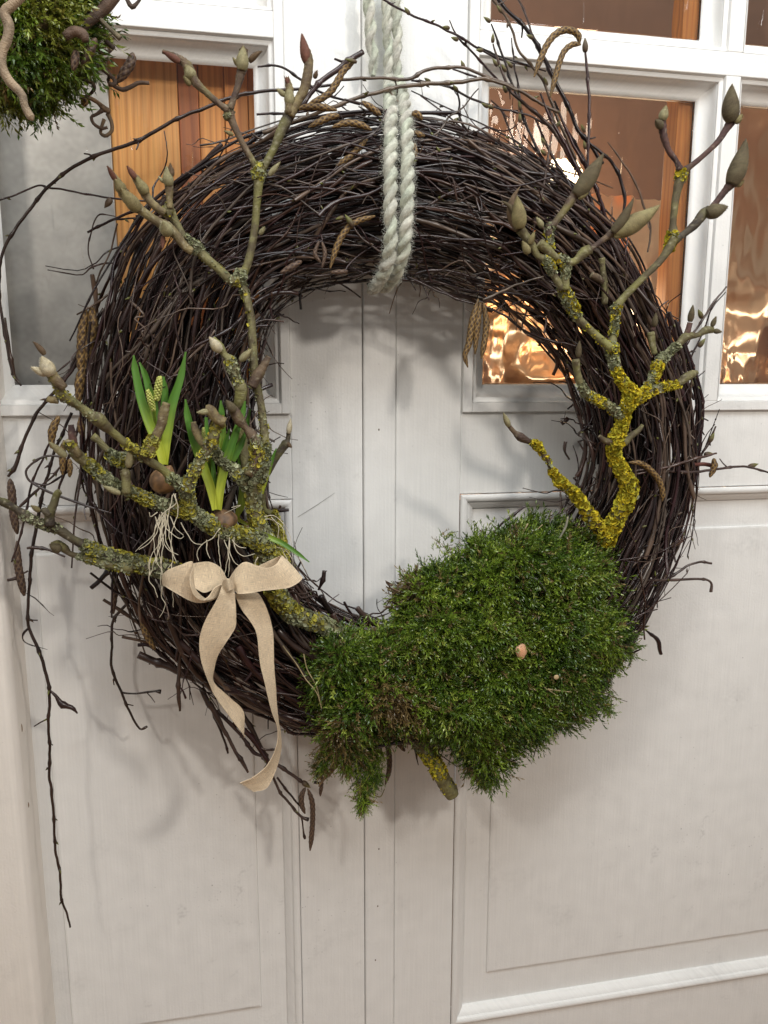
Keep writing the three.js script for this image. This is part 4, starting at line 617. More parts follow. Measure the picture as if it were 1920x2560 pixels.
  stem(g, path('G', [[680, 640, 30], [660, 560, 32], [650, 480, 38], [645, 450, 36]], .15), 'olive', { rings: 0.1 }); stem(g, path('G', [[660, 440, 22], [680, 380, 22]], .148), 'red'); downy('G', 678, 400, 690, 280, 26, .15, .153, g, 'olive');
  L = stem(g, path('E', [[1230, 640, 46, .174], [1120, 540, 44, .176], [1000, 480, 42, .178], [920, 430, 46, .18], [870, 350, 38, .182], [840, 240, 36, .184], [828, 150, 42, .186], [826, 130, 36, .186]], .18), 'olive', { rings: 0.06 }); lobes(L, 0, 0.6, 520, 0.45, 0.0028, o); downy('E', 848, 110, 860, -30, 26, .186, .19, g, 'olive');
  stem(g, path('E', [[1130, 850, 40], [1070, 830, 30], [1030, 795, 22]], .172), 'brown'); stem(g, path('E', [[1230, 860, 44], [1310, 790, 34], [1370, 745, 26], [1405, 700, 18]], .165), 'olive', { rings: 0.1 });
  // lower arm leaning into the opening
  L = stem(g, path('E', [[1110, 1680, 62, .152], [980, 1520, 62, .155], [880, 1380, 48, .16], [820, 1300, 46, .163], [760, 1240, 34, .165], [690, 1190, 46, .167], [640, 1130, 28, .168], [600, 1040, 26, .17], [545, 950, 30, .172], [500, 880, 44, .174], [440, 850, 28, .175], [350, 805, 46, .176], [290, 755, 24, .177], [245, 700, 22, .178]], .165), 'brown', { name: 'limb', rings: 0.04 });
  lobes(L, 0, 0.5, 1250, 1.05, 0.0038, o); lobes(L, 0.5, 0.8, 170, 0.9, 0.0024, o); lobes(L, 0.68, 0.76, 160, 0.9, 0.0024, o); downy('E', 250, 710, 200, 592, 26, .178, .182, g, 'pale');
  flushLichen(o, g);
}
{ // --- stub at the bottom
  const g = thing('branch_stub', 'short sawn branch stub with yellow lichen poking out below the moss', 'branch', at('O', 930, 1400, 0.1)), o = newOut();
  const L = stem(g, path('O', [[640, 980, 80], [700, 1080, 84], [790, 1220, 78], [860, 1350, 80], [910, 1430, 84], [935, 1480, 72]], .11), 'olive', { name: 'limb', sides: 22 });
  lobes(L, 0.22, 0.55, 230, 1.4, 0.003, o); lobes(L, 0, 0.3, 160, 0.1, 0.003, o); lobes(L, 0.6, 0.85, 24, 1.2, 0.0018, o); flushLichen(o, g);
}
// ---------------------------------------------------------------- wool cord
{
  const woolMat = new THREE.MeshPhysicalMaterial({ vertexColors: true, roughness: 0.95, sheen: 0.5, sheenRoughness: 0.6, sheenColor: new THREE.Color().setRGB(0.6, 0.65, 0.55) });
  const g = thing('wool_cord', 'thick pale green twisted wool cord looped around the top of the wreath', 'cord', at('K', 420, 0, 0.02));
  const hairPos = [], hairCol = [], hairIdx = [];
  function ply(rows, z, pitch, ph, thin = 1) {
    const C = sampleLine(path(rows[0], rows[1], z, 60), 0.0016);
    for (let k = 0; k < 2; k++) {
      const pts = [], rad = [], sd = R() * 60;
      for (let i = 0; i < C.pts.length; i++) {
        const a = C.s[i] / pitch * 6.283 + ph + k * Math.PI + 1.2 * N3(C.s[i] * 18, sd, 1), r = C.rad[i] * 0.46;
        pts.push(C.pts[i].clone().addScaledVector(C.A[i], Math.cos(a) * r).addScaledVector(C.B[i], Math.sin(a) * r));
        rad.push(C.rad[i] * thin * (0.58 + 0.16 * N3(C.s[i] * 55, sd, 3)));
      }
      const L = frames(pts, rad);
      part('strand', tube(L, 18, (p, s, f) => { const n = 0.85 + 0.4 * N3(p.x * 160 + sd, p.y * 60, p.z * 160) + 0.35 * N3(p.x * 700, p.y * 300, p.z * 700); return mulc(mixc([0.52, 0.56, 0.45], [0.58, 0.56, 0.49], clamp(0.5 + 1.5 * N3(p.y * 30, sd, 2), 0, 1)), clamp(n, 0.5, 1.25)); }, (s, f) => 1 + 0.10 * N3(s * 300 + f * 1.6, f * 2.2, sd) + 0.06 * N3(s * 900 + f * 4, f * 6, sd)), woolMat, g);
      for (let q = 0; q < L.len * 9000; q++) {
        const i = Math.floor(R() * (L.pts.length - 1)), f = R() * 6.283, nn = V(0, 0, 0).addScaledVector(L.A[i], Math.cos(f)).addScaledVector(L.B[i], Math.sin(f)); if (nn.z < -0.3) continue;
        let b = L.pts[i].clone().addScaledVector(nn, L.rad[i] * 0.98), d = nn.clone().multiplyScalar(rr(0.2, 0.9)).addScaledVector(L.T[i], rr(-1, 1)).add(V(rr(-1, 1), rr(-1, 1), rr(-1, 1)).multiplyScalar(0.6)).normalize();
        const c = mulc([0.62, 0.63, 0.55], rr(0.7, 1.15)), w = 0.00009;
        for (let st = 0; st < 3; st++) { const e = b.clone().addScaledVector(d, rr(0.0012, 0.0028)), o = hairPos.length / 3, sx = V(0, 0, 0).crossVectors(d, V(0, 0, 1)).normalize().multiplyScalar(w); hairPos.push(b.x + sx.x, b.y + sx.y, b.z, b.x - sx.x, b.y - sx.y, b.z, e.x, e.y, e.z); for (let k2 = 0; k2 < 3; k2++) hairCol.push(...c); hairIdx.push(o, o + 1, o + 2); b = e; d = d.clone().add(V(rr(-1, 1), rr(-1, 1), rr(-1, 1)).multiplyScalar(0.7)).normalize(); }
      }
    }
  }
  ply(['K', [[400, 690, 52, .07], [395, 800, 58, .1], [400, 950, 60, .125], [405, 1100, 64, .14], [402, 1300, 62, .152], [400, 1500, 60, .158], [398, 1800, 60, .16], [405, 2000, 58, .158], [395, 2200, 62, .15], [360, 2330, 58, .14], [300, 2440, 56, .115], [240, 2500, 54, .085]]], .15, 0.033, 0.3);
  ply(['K', [[470, 690, 50, .068], [500, 800, 56, .098], [530, 950, 58, .122], [542, 1100, 60, .138], [547, 1300, 60, .15], [552, 1500, 64, .157], [545, 1700, 60, .16], [538, 1900, 58, .159], [525, 2100, 58, .155], [480, 2290, 58, .14], [420, 2420, 56, .115], [330, 2500, 54, .085]]], .15, 0.031, 1.4);
  ply(['K', [[365, -250, 48], [370, 0, 48], [382, 300, 48], [388, 650, 46], [400, 900, 46]]], .03, 0.040, 0.8);
  ply(['K', [[455, -250, 46], [455, 0, 46], [457, 300, 46], [458, 650, 44], [470, 900, 44]]], .032, 0.038, 2.2);
  ply(['K', [[210, -250, 52], [212, 0, 54], [225, 200, 56], [240, 400, 56], [248, 540, 46], [250, 660, 30]]], .03, 0.044, 1.0, 0.9);
  part('wool_fibres', makeGeo(hairPos, hairIdx, hairCol), vcol({ roughness: 0.95, side: THREE.DoubleSide }), g, 'stuff');
}
// ---------------------------------------------------------------- linen bow
{
  const weave = dataTex(512, 512, (u, v, x, y) => { const a = Math.abs(Math.sin(x / 512 * Math.PI * 32)), b = Math.abs(Math.sin(y / 512 * Math.PI * 32)), over = (Math.floor(x / 16) + Math.floor(y / 16)) % 2, h = over ? a * (0.55 + 0.45 * b) : b * (0.55 + 0.45 * a), n = 0.14 * N3(u * 6, v * 90, 3) + 0.14 * N3(u * 90, v * 6, 6); const q = clamp(0.35 + 0.5 * h + n, 0, 1); return [q, q, q]; });
  const cloth = dataTex(512, 512, (u, v, x, y) => { const n = 0.93 + 0.16 * N3(u * 5, v * 110, 3) + 0.16 * N3(u * 110, v * 5, 6) + 0.06 * per(u, v, 4, 2) - 0.10 * Math.pow(Math.max(0, Math.sin(x / 512 * Math.PI * 64) * Math.sin(y / 512 * Math.PI * 64)), 2); return [0.985 * n, 0.895 * n, 0.76 * n]; }, true);
  const linen = new THREE.MeshPhysicalMaterial({ map: cloth, bumpMap: weave, bumpScale: 0.0008, roughness: 0.88, side: THREE.DoubleSide, sheen: 0.25, sheenRoughness: 0.5, sheenColor: new THREE.Color().setRGB(0.7, 0.6, 0.5) });
  const g = thing('ribbon_bow', 'beige linen ribbon tied in a bow with two trailing ends', 'bow', at('H', 660, 350, 0.19));
  // strip between two traced edges; it has a fine thickness and raw edges
  function strip(name, rows, fray) {
    const U = new THREE.CatmullRomCurve3(rows.map((q) => at('H', q[0], q[1], q[2])), false, 'centripetal'), W = new THREE.CatmullRomCurve3(rows.map((q) => at('H', q[3], q[4], q[5])), false, 'centripetal');
    const n = 110, m = 14, pos = [], uv = [], idx = []; let s = 0, last = null;
    const pu = [], pw = []; for (let i = 0; i <= n; i++) { pu.push(U.getPoint(i / n)); pw.push(W.getPoint(i / n)); }
    const T = 0.0007;
    for (let side = 0; side < 2; side++) { s = 0; last = null; for (let i = 0; i <= n; i++) {
      const a = pu[i], b = pw[i], mid = a.clone().lerp(b, 0.5); if (last) s += mid.distanceTo(last); last = mid;
      const tn = pu[Math.min(n, i + 1)].clone().sub(pu[Math.max(0, i - 1)]).add(pw[Math.min(n, i + 1)]).sub(pw[Math.max(0, i - 1)]).normalize(), nr = V(0, 0, 0).crossVectors(b.clone().sub(a), tn).normalize();
      for (let k = 0; k <= m; k++) { const t = k / m, p = a.clone().lerp(b, t).addScaledVector(nr, 0.0022 * Math.sin(Math.PI * t) * 0.35 + 0.0006 * N3(s * 60, t * 2, 2) + (side ? -T : 0)); p.addScaledVector(b.clone().sub(a).normalize(), (k === 0 || k === m) ? 0.00025 * N3(s * 900, k, 4) : 0); pos.push(p.x, p.y, p.z); uv.push(t * 1.05, s / 0.04); }
    } }
    const Wd = m + 1, O = Wd * (n + 1);
    for (let i = 0; i < n; i++) { for (let k = 0; k < m; k++) { const a = i * Wd + k, b = a + 1, c = a + Wd, d = c + 1; idx.push(a, b, d, a, d, c, O + a, O + d, O + b, O + a, O + c, O + d); } for (const k of [0, m]) { const a = i * Wd + k, c = a + Wd; idx.push(a, c, O + c, a, O + c, O + a); } }
    const geo = makeGeo(pos, idx, null, uv); const me = part(name, geo, linen, g);
    if (fray) { // loose threads at the cut end
      const fp = [], fi = [], fu = [], e0 = pu[n], e1 = pw[n], dir = pu[n].clone().sub(pu[n - 3]).add(pw[n]).sub(pw[n - 3]).normalize();
      for (let q = 0; q < 110; q++) { const b = e0.clone().lerp(e1, R()), d = dir.clone().add(V(rr(-1, 1), rr(-1, 1), rr(-1, 1)).multiplyScalar(0.35)).normalize(), e = b.clone().addScaledVector(d, rr(0.001, 0.004)), w = e1.clone().sub(e0).normalize().multiplyScalar(0.00014), o = fp.length / 3; fp.push(b.x + w.x, b.y + w.y, b.z + w.z, b.x - w.x, b.y - w.y, b.z - w.z, e.x, e.y, e.z); fu.push(0, 0, 0.1, 0, 0, 0.1); fi.push(o, o + 1, o + 2); }
      part('frayed_threads', makeGeo(fp, fi, null, fu), linen, me, 'stuff');
    }
  }
  strip('loop', [[650, 300, .198, 610, 350, .203], [590, 200, .185, 540, 390, .195], [500, 155, .180, 450, 420, .190], [400, 160, .178, 340, 372, .188], [220, 205, .185, 190, 385, .19], [115, 245, .198, 105, 365, .198], [92, 268, .211, 92, 350, .211], [130, 228, .222, 130, 378, .22], [250, 180, .23, 220, 432, .225], [345, 152, .232, 320, 486, .225], [352, 190, .235, 380, 507, .222], [328, 265, .238, 430, 510, .22], [326, 345, .24, 480, 500, .217], [365, 450, .236, 520, 488, .214], [430, 490, .229, 555, 472, .212], [490, 455, .222, 580, 450, .21], [545, 375, .218, 595, 425, .21], [610, 345, .214, 605, 395, .21]]);
  strip('loop', [[665, 300, .203, 705, 385, .21], [720, 215, .21, 740, 428, .218], [800, 155, .215, 840, 425, .222], [900, 185, .222, 960, 403, .226], [990, 208, .228, 1080, 392, .228], [1065, 182, .229, 1180, 378, .226], [1112, 118, .224, 1268, 332, .222], [1124, 98, .214, 1300, 290, .214], [1080, 114, .203, 1265, 300, .206], [1000, 150, .198, 1150, 330, .2], [900, 200, .196, 950, 350, .198], [720, 300, .198, 740, 390, .2]]);
  strip('tail', [[612, 345, .216, 692, 318, .216], [585, 420, .222, 712, 400, .222], [555, 490, .222, 722, 500, .222], [480, 620, .219, 728, 640, .222], [425, 750, .215, 722, 715, .22], [408, 860, .212, 640, 850, .215], [420, 990, .21, 570, 960, .208], [448, 1090, .208, 540, 1060, .203], [490, 1200, .205, 524, 1160, .199], [528, 1290, .2, 545, 1210, .197], [590, 1385, .196, 610, 1270, .194], [660, 1480, .192, 695, 1345, .19], [735, 1580, .19, 788, 1440, .187], [800, 1662, .188, 792, 1640, .186]], true);
  strip('tail', [[715, 430, .205, 860, 405, .2], [740, 500, .208, 915, 425, .202], [775, 570, .21, 965, 500, .205], [835, 650, .21, 1015, 625, .206], [890, 740, .21, 1042, 740, .206], [912, 830, .21, 1050, 840, .206], [920, 930, .21, 1052, 950, .206], [938, 1060, .21, 1056, 1080, .206], [968, 1180, .21, 1064, 1180, .205], [992, 1290, .209, 1073, 1290, .203], [1022, 1410, .207, 1078, 1410, .2], [1058, 1520, .204, 1092, 1530, .196], [1086, 1610, .2, 1110, 1640, .19], [1078, 1720, .198, 1115, 1730, .186], [1040, 1830, .198, 1100, 1850, .184], [975, 1930, .2, 1060, 1970, .186], [880, 2005, .202, 985, 2110, .19], [758, 2062, .204, 880, 2138, .194]], true);
  strip('knot', [[600, 345, .208, 606, 415, .208], [618, 310, .222, 640, 420, .222], [655, 298, .228, 676, 400, .228], [690, 312, .222, 706, 392, .222], [705, 335, .208, 712, 400, .208]]);
}
// ---------------------------------------------------------------- grape hyacinths with bare bulbs
const leafMat = new THREE.MeshPhysicalMaterial({ vertexColors: true, roughness: 0.42, side: THREE.DoubleSide, transmission: 0.18, thickness: 0 });
const bulbMat = vcol({ roughness: 0.6 }), rootMat = vcol({ roughness: 0.7 });
function blade(parent, c, rows, z, curl = 0.35) { // rows [x, y, half width, z]
  const ctrl = path(c, rows, z), L = sampleLine(ctrl, 0.0025), n = L.pts.length, m = 6, pos = [], col = [], idx = [], view = V(0, 0, 0);
  for (let i = 0; i < n; i++) {
    view.copy(EYE).sub(L.pts[i]).normalize(); const ac = V(0, 0, 0).crossVectors(L.T[i], view).normalize(), up = V(0, 0, 0).crossVectors(ac, L.T[i]).normalize(); ac.applyAxisAngle(L.T[i], 0.35 * N3(i * 0.05, rows[0][0] * 0.01, 1));
    for (let k = 0; k <= m; k++) { const t = k / m * 2 - 1, w = L.rad[i], p = L.pts[i].clone().addScaledVector(ac, t * w).addScaledVector(up, -curl * w * (1 - t * t) + 0.0004); pos.push(p.x, p.y, p.z); const q = i / n, st = 0.88 + 0.22 * Math.sin(t * 11) * 0.4 + 0.25 * N3(p.x * 60, p.y * 20, k); col.push(...mulc(mixc([0.10, 0.25, 0.03], [0.50, 0.56, 0.05], Math.pow(clamp((q - 0.36) / 0.5, 0, 1), 1.1)), st)); }
  }
  for (let i = 0; i < n - 1; i++) for (let k = 0; k < m; k++) { const a = i * (m + 1) + k; idx.push(a, a + 1, a + m + 2, a, a + m + 2, a + m + 1); }
  part('leaf', makeGeo(pos, idx, col), leafMat, parent);
}
function bulb(parent, c, x, y, w, h, z, tilt, dark) {
  const p = at(c, x, y, z), k = S * depthOf(p) / F, pts = [], rad = [], d = V(Math.sin(tilt), Math.cos(tilt), 0.15).normalize();
  for (let i = 0; i <= 30; i++) { const t = i / 30; pts.push(p.clone().addScaledVector(d, (t - 0.45) * 2 * h * k)); rad.push(Math.max(0.0006, w * k * Math.pow(Math.sin(Math.PI * Math.pow(t, 0.82)), 0.62) * (1 - 0.35 * Math.pow(t, 2.5)))); }
  part('bulb', tube(frames(pts, rad), 28, (q, s, f) => { const n = 0.75 + 1.3 * fbm(q.x * 150 + f, q.y * 70, q.z * 120) + 0.35 * N3(f * 9, s * 60, 2); return mulc(dark ? [0.17, 0.095, 0.045] : [0.38, 0.21, 0.095], clamp(n, 0.3, 1.5)); }, (s, f) => 1 + 0.05 * N3(Math.cos(f) * 2, Math.sin(f) * 2, s * 60) + 0.02 * N3(f * 8, s * 30, 1)), bulbMat, parent);
}
function flower(parent, c, x0, y0, x1, y1, w, z) {
  const a = at(c, x0, y0, z), b = at(c, x1, y1, z + 0.004), k = S * depthOf(a) / F, gs = [], d = b.clone().sub(a), dn = d.clone().normalize(), n = 60;
  for (let i = 0; i < n; i++) { const t = i / n, f = i * 2.4, u = V(-dn.y, dn.x, 0), v = V(0, 0, 0).crossVectors(dn, u), r = w * k * Math.pow(Math.sin(Math.PI * (0.12 + 0.84 * t)), 0.6), p = a.clone().addScaledVector(d, t).addScaledVector(u, Math.cos(f) * r * 0.7).addScaledVector(v, Math.sin(f) * r * 0.7), s = new THREE.SphereGeometry(w * k * 0.36, 7, 5); s.translate(p.x, p.y, p.z); const col = [], q = mulc(mixc([0.34, 0.40, 0.07], [0.52, 0.52, 0.16], R()), rr(0.8, 1.1)); for (let j = 0; j < s.attributes.position.count; j++) col.push(...q); s.setAttribute('color', new THREE.Float32BufferAttribute(col, 3)); s.deleteAttribute('uv'); gs.push(s); }
  part('flower_spike', mergeGeometries(gs), rootMat, parent);
}
function roots(parent, c, list, z) {
  for (const rows of list) { const L = sampleLine(path(c, rows, z, 5), 0.002); for (let i = 0; i < L.pts.length; i++) { const p = L.pts[i]; p.x += 0.0016 * N3(p.y * 110, rows[0][0], 1); p.z += 0.002 * N3(p.y * 110, rows[0][0], 5); L.rad[i] *= 1 - 0.5 * i / L.pts.length; } part('root', tube(L, 5, (p) => mulc([0.62, 0.56, 0.42], 0.9 + 0.4 * N3(p.x * 300, p.y * 300, 1))), rootMat, parent); }
}
{
  const g = thing('grape_hyacinth', 'grape hyacinth with smooth tan bulb and two pale green flower buds', 'plant', at('A', 1400, 1400, 0.15), 'grape hyacinths tucked into the wreath');
  bulb(g, 'A', 1412, 1385, 118, 135, .188, 0.5);
  blade(g, 'A', [[1205, 365, 8], [1255, 480, 26], [1300, 650, 32], [1350, 900, 34], [1400, 1240, 30]], .164); blade(g, 'A', [[1412, 488, 10], [1425, 620, 28], [1410, 850, 30], [1405, 1050, 28], [1405, 1240, 26]], .166); blade(g, 'A', [[1235, 430, 8], [1270, 560, 24], [1330, 850, 30], [1400, 1240, 26]], .17);
  blade(g, 'A', [[1155, 305, 8], [1168, 430, 30], [1225, 700, 38], [1300, 920, 40], [1370, 1090, 38], [1412, 1250, 30]], .178); blade(g, 'A', [[1605, 275, 8], [1560, 500, 30], [1490, 720, 40], [1450, 950, 40], [1432, 1100, 36], [1420, 1250, 30]], .176);
  flower(g, 'A', 1355, 690, 1380, 490, 36, .18); flower(g, 'A', 1328, 780, 1275, 605, 30, .18); blade(g, 'A', [[1350, 680, 10], [1370, 900, 14], [1400, 1240, 14]], .174);
  roots(g, 'A', [[[1500, 1500, 6], [1520, 1580, 6], [1400, 1680, 6], [1330, 1840, 5], [1170, 2000, 4]], [[1490, 1510], [1450, 1700], [1370, 1900], [1400, 2150]], [[1510, 1500], [1540, 1650], [1480, 1850], [1500, 2050]], [[1400, 1660], [1440, 1800], [1560, 1890], [1590, 1870]], [[1380, 1680], [1340, 1800], [1330, 1960], [1350, 2100]], [[1420, 1670], [1400, 1850], [1450, 1980], [1540, 2030]], [[1360, 1660], [1300, 1700], [1290, 1660]], [[1430, 1660], [1420, 1850], [1300, 2050], [1280, 2150]], [[1400, 1700], [1380, 1960], [1350, 2050], [1400, 2180], [1410, 2350]], [[1470, 1700], [1520, 1800], [1580, 1860]], [[1340, 1700], [1400, 1900], [1390, 2200], [1400, 2400], [1430, 2460], [1380, 2570]], [[1440, 1680], [1470, 1900], [1490, 2080], [1450, 2150]], [[1300, 2060], [1290, 2240], [1340, 2330], [1360, 2400]], [[1480, 2100], [1490, 2330], [1500, 2480]], [[1390, 1690], [1350, 1850], [1260, 1950], [1200, 1985]], [[1450, 1690], [1430, 1900], [1480, 2000], [1530, 2100]], [[1410, 1700], [1360, 2000], [1300, 2200]]], .21);
}
{
  const g = thing('grape_hyacinth', 'grape hyacinth with dark brown bulb and fan of long green leaves', 'plant', at('B', 500, 1700, 0.15), 'grape hyacinths tucked into the wreath');
  bulb(g, 'B', 545, 1735, 128, 110, .182, -0.45, true);
  blade(g, 'B', [[735, 700, 8], [715, 800, 24], [660, 960, 30], [590, 1180, 34], [520, 1400, 34], [495, 1640, 28]], .176); blade(g, 'B', [[400, 840, 14], [405, 1000, 18], [430, 1250, 26], [485, 1640, 26]], .18); blade(g, 'B', [[525, 695, 8], [532, 800, 26], [540, 1000, 30], [535, 1200, 32], [500, 1640, 28]], .182);
  blade(g, 'B', [[600, 940, 8], [565, 1080, 24], [525, 1350, 30], [495, 1640, 26]], .186); blade(g, 'B', [[452, 1180, 14], [468, 1400, 24], [488, 1640, 26]], .186); blade(g, 'B', [[755, 930, 8], [690, 1090, 30], [610, 1225, 34], [545, 1340, 34], [505, 1640, 28]], .19);
  blade(g, 'B', [[700, 880, 10], [640, 1020, 34], [580, 1200, 38], [530, 1400, 38], [500, 1640, 30]], .194); blade(g, 'B', [[220, 685, 8], [240, 840, 30], [300, 1060, 38], [365, 1240, 40], [435, 1440, 38], [480, 1640, 30]], .194);
  flower(g, 'B', 382, 1060, 375, 930, 20, .186); blade(g, 'B', [[382, 1050, 8], [420, 1300, 12], [480, 1640, 12]], .182);
  roots(g, 'B', [[[520, 1800], [460, 1880], [370, 1930], [320, 2020], [330, 2080]], [[510, 1850], [505, 1950], [520, 2100], [525, 2240]], [[600, 1880], [590, 2000], [560, 2200]], [[640, 1880], [650, 1980], [720, 2040], [820, 2020]], [[620, 1900], [680, 1960], [740, 1970]], [[560, 1900], [600, 2080], [590, 2220]], [[400, 1900], [410, 2010], [430, 2060]], [[600, 1900], [610, 2040], [640, 2090], [740, 2160]], [[850, 2050], [820, 2100], [840, 2150]], [[180, 1750], [240, 1860], [300, 1930], [360, 1940]], [[620, 1620, 3], [700, 1600, 3], [560, 1670, 3]]], .2);
}
{
  const g = thing('grape_hyacinth', 'grape hyacinth half hidden behind the thick lichened stem, one leaf dangling', 'plant', at('B', 720, 1800, 0.14), 'grape hyacinths tucked into the wreath');
  bulb(g, 'B', 760, 1830, 80, 95, .13, -0.2, true);
  blade(g, 'B', [[780, 770, 8], [745, 930, 20], [705, 1100, 24], [695, 1260, 26], [712, 1460, 30], [700, 1600, 34], [670, 1710, 18], [760, 1770, 12]], .15); blade(g, 'B', [[1005, 1110, 6], [970, 1200, 16], [940, 1310, 16], [880, 1500, 14]], .14);
  blade(g, 'B', [[1290, 2092, 5], [1180, 2010, 18], [1060, 1930, 22], [950, 1880, 24], [870, 1845, 24], [780, 1830, 20]], .182);
  roots(g, 'B', [[[900, 1700, 4], [980, 1690, 4], [1080, 1780, 4], [1130, 1900, 4], [1150, 2050, 3]], [[960, 1700, 4], [1020, 1780, 4], [1010, 1900, 4], [960, 1930, 3]], [[880, 1740, 4], [950, 1720, 4], [1060, 1800, 4], [1070, 1900, 3]], [[1080, 1990, 4], [1140, 2060, 4], [1150, 2130, 3]], [[1000, 1960, 3], [1120, 2000, 4], [1200, 2060, 3], [1270, 2180, 3]], [[1060, 1980, 4], [1120, 2130, 4], [1200, 2240, 3]]], .18);
}
// ---------------------------------------------------------------- moss
function mossShoot(seed, len, leaves, wid) {
  const f = rng(seed), pos = [], idx = [], bx = rr(-0.75, 0.75, f), by = rr(-0.75, 0.75, f), c = (t) => V(bx * t * t * len * 0.8, by * t * t * len * 0.8, t * len);
  const tri = (a, b, d) => { const o = pos.length / 3; pos.push(a.x, a.y, a.z, b.x, b.y, b.z, d.x, d.y, d.z); idx.push(o, o + 1, o + 2); };
  for (let k = 0; k < 4; k++) { const a0 = k * 1.571, a1 = a0 + 1.571, w = wid * 0.42; for (let s = 0; s < 4; s++) { const p = c(s / 4), q = c((s + 1) / 4), w1 = w * (1 - s / 4.6), w2 = w * (1 - (s + 1) / 4.6), e = (o, a, r) => o.clone().add(V(Math.cos(a) * r, Math.sin(a) * r, 0)); tri(e(p, a0, w1), e(p, a1, w1), e(q, a0, w2)); tri(e(p, a1, w1), e(q, a1, w2), e(q, a0, w2)); } }
  for (let k = 0; k < leaves; k++) { // leaflets lie close along the stem and stand off at their tips
    const t = 0.1 + 0.88 * k / leaves, p = c(t), a = k * 2.4 + rr(-0.3, 0.3, f), l = len * rr(0.20, 0.30, f) * (1.1 - 0.4 * t), d = V(Math.cos(a) + bx * t, Math.sin(a) + by * t, rr(1.1, 2.2, f)).normalize(), s = V(-Math.sin(a), Math.cos(a), 0).multiplyScalar(wid * 0.42), m = p.clone().addScaledVector(d, l * 0.4), e = p.clone().addScaledVector(d, l).add(V(Math.cos(a), Math.sin(a), 0).multiplyScalar(l * 0.16)); tri(m.clone().add(s), p, m.clone().sub(s)); tri(m.clone().add(s), m.clone().sub(s), e);
  }
  return makeGeo(pos, idx);
}
const shoots = [mossShoot(1, 0.015, 16, 0.0014), mossShoot(2, 0.012, 13, 0.0015), mossShoot(3, 0.018, 18, 0.0013), mossShoot(4, 0.014, 14, 0.0016), mossShoot(5, 0.016, 15, 0.0014), mossShoot(6, 0.013, 12, 0.0013)];
const mossMat = new THREE.MeshPhysicalMaterial({ color: 0xffffff, roughness: 0.3, side: THREE.DoubleSide });
const matMat = vcol({ roughness: 0.95 });
function scatterMoss(parent, spots, name = 'moss_shoots') { // spots: {p, n, k scale, c colour}
  shoots.forEach((geo, gi) => {
    const mine = spots.filter((_, i) => i % shoots.length === gi), im = new THREE.InstancedMesh(geo, mossMat, mine.length), M = new THREE.Matrix4(), q = new THREE.Quaternion(), q2 = new THREE.Quaternion();
    mine.forEach((s, i) => { q.setFromUnitVectors(V(0, 0, 1), s.n); q2.setFromAxisAngle(V(0, 0, 1), R() * 6.283); q.multiply(q2); M.compose(s.p, q, V(s.k, s.k, s.k)); im.setMatrixAt(i, M); im.setColorAt(i, new THREE.Color().setRGB(...s.c)); });
    im.name = name; im.userData.kind = 'stuff'; im.castShadow = im.receiveShadow = true; im.position.copy(parent.position).negate(); parent.add(im);
  });
}
function mossTone(p, brown) {
  const n = fbm(p.x * 22, p.y * 22, p.z * 22 + 3), pick = R();
  let c = mixc([0.05, 0.10, 0.010], [0.185, 0.27, 0.024], clamp(0.4 + n * 1.6 + (pick - 0.5) * 0.9, 0, 1));
  if (pick > 0.9) c = mixc(c, [0.30, 0.35, 0.07], 0.7);
  if (R() < brown) c = mixc([0.10, 0.065, 0.025], [0.22, 0.16, 0.06], R());
  return mulc(c, rr(0.75, 1.2));
}
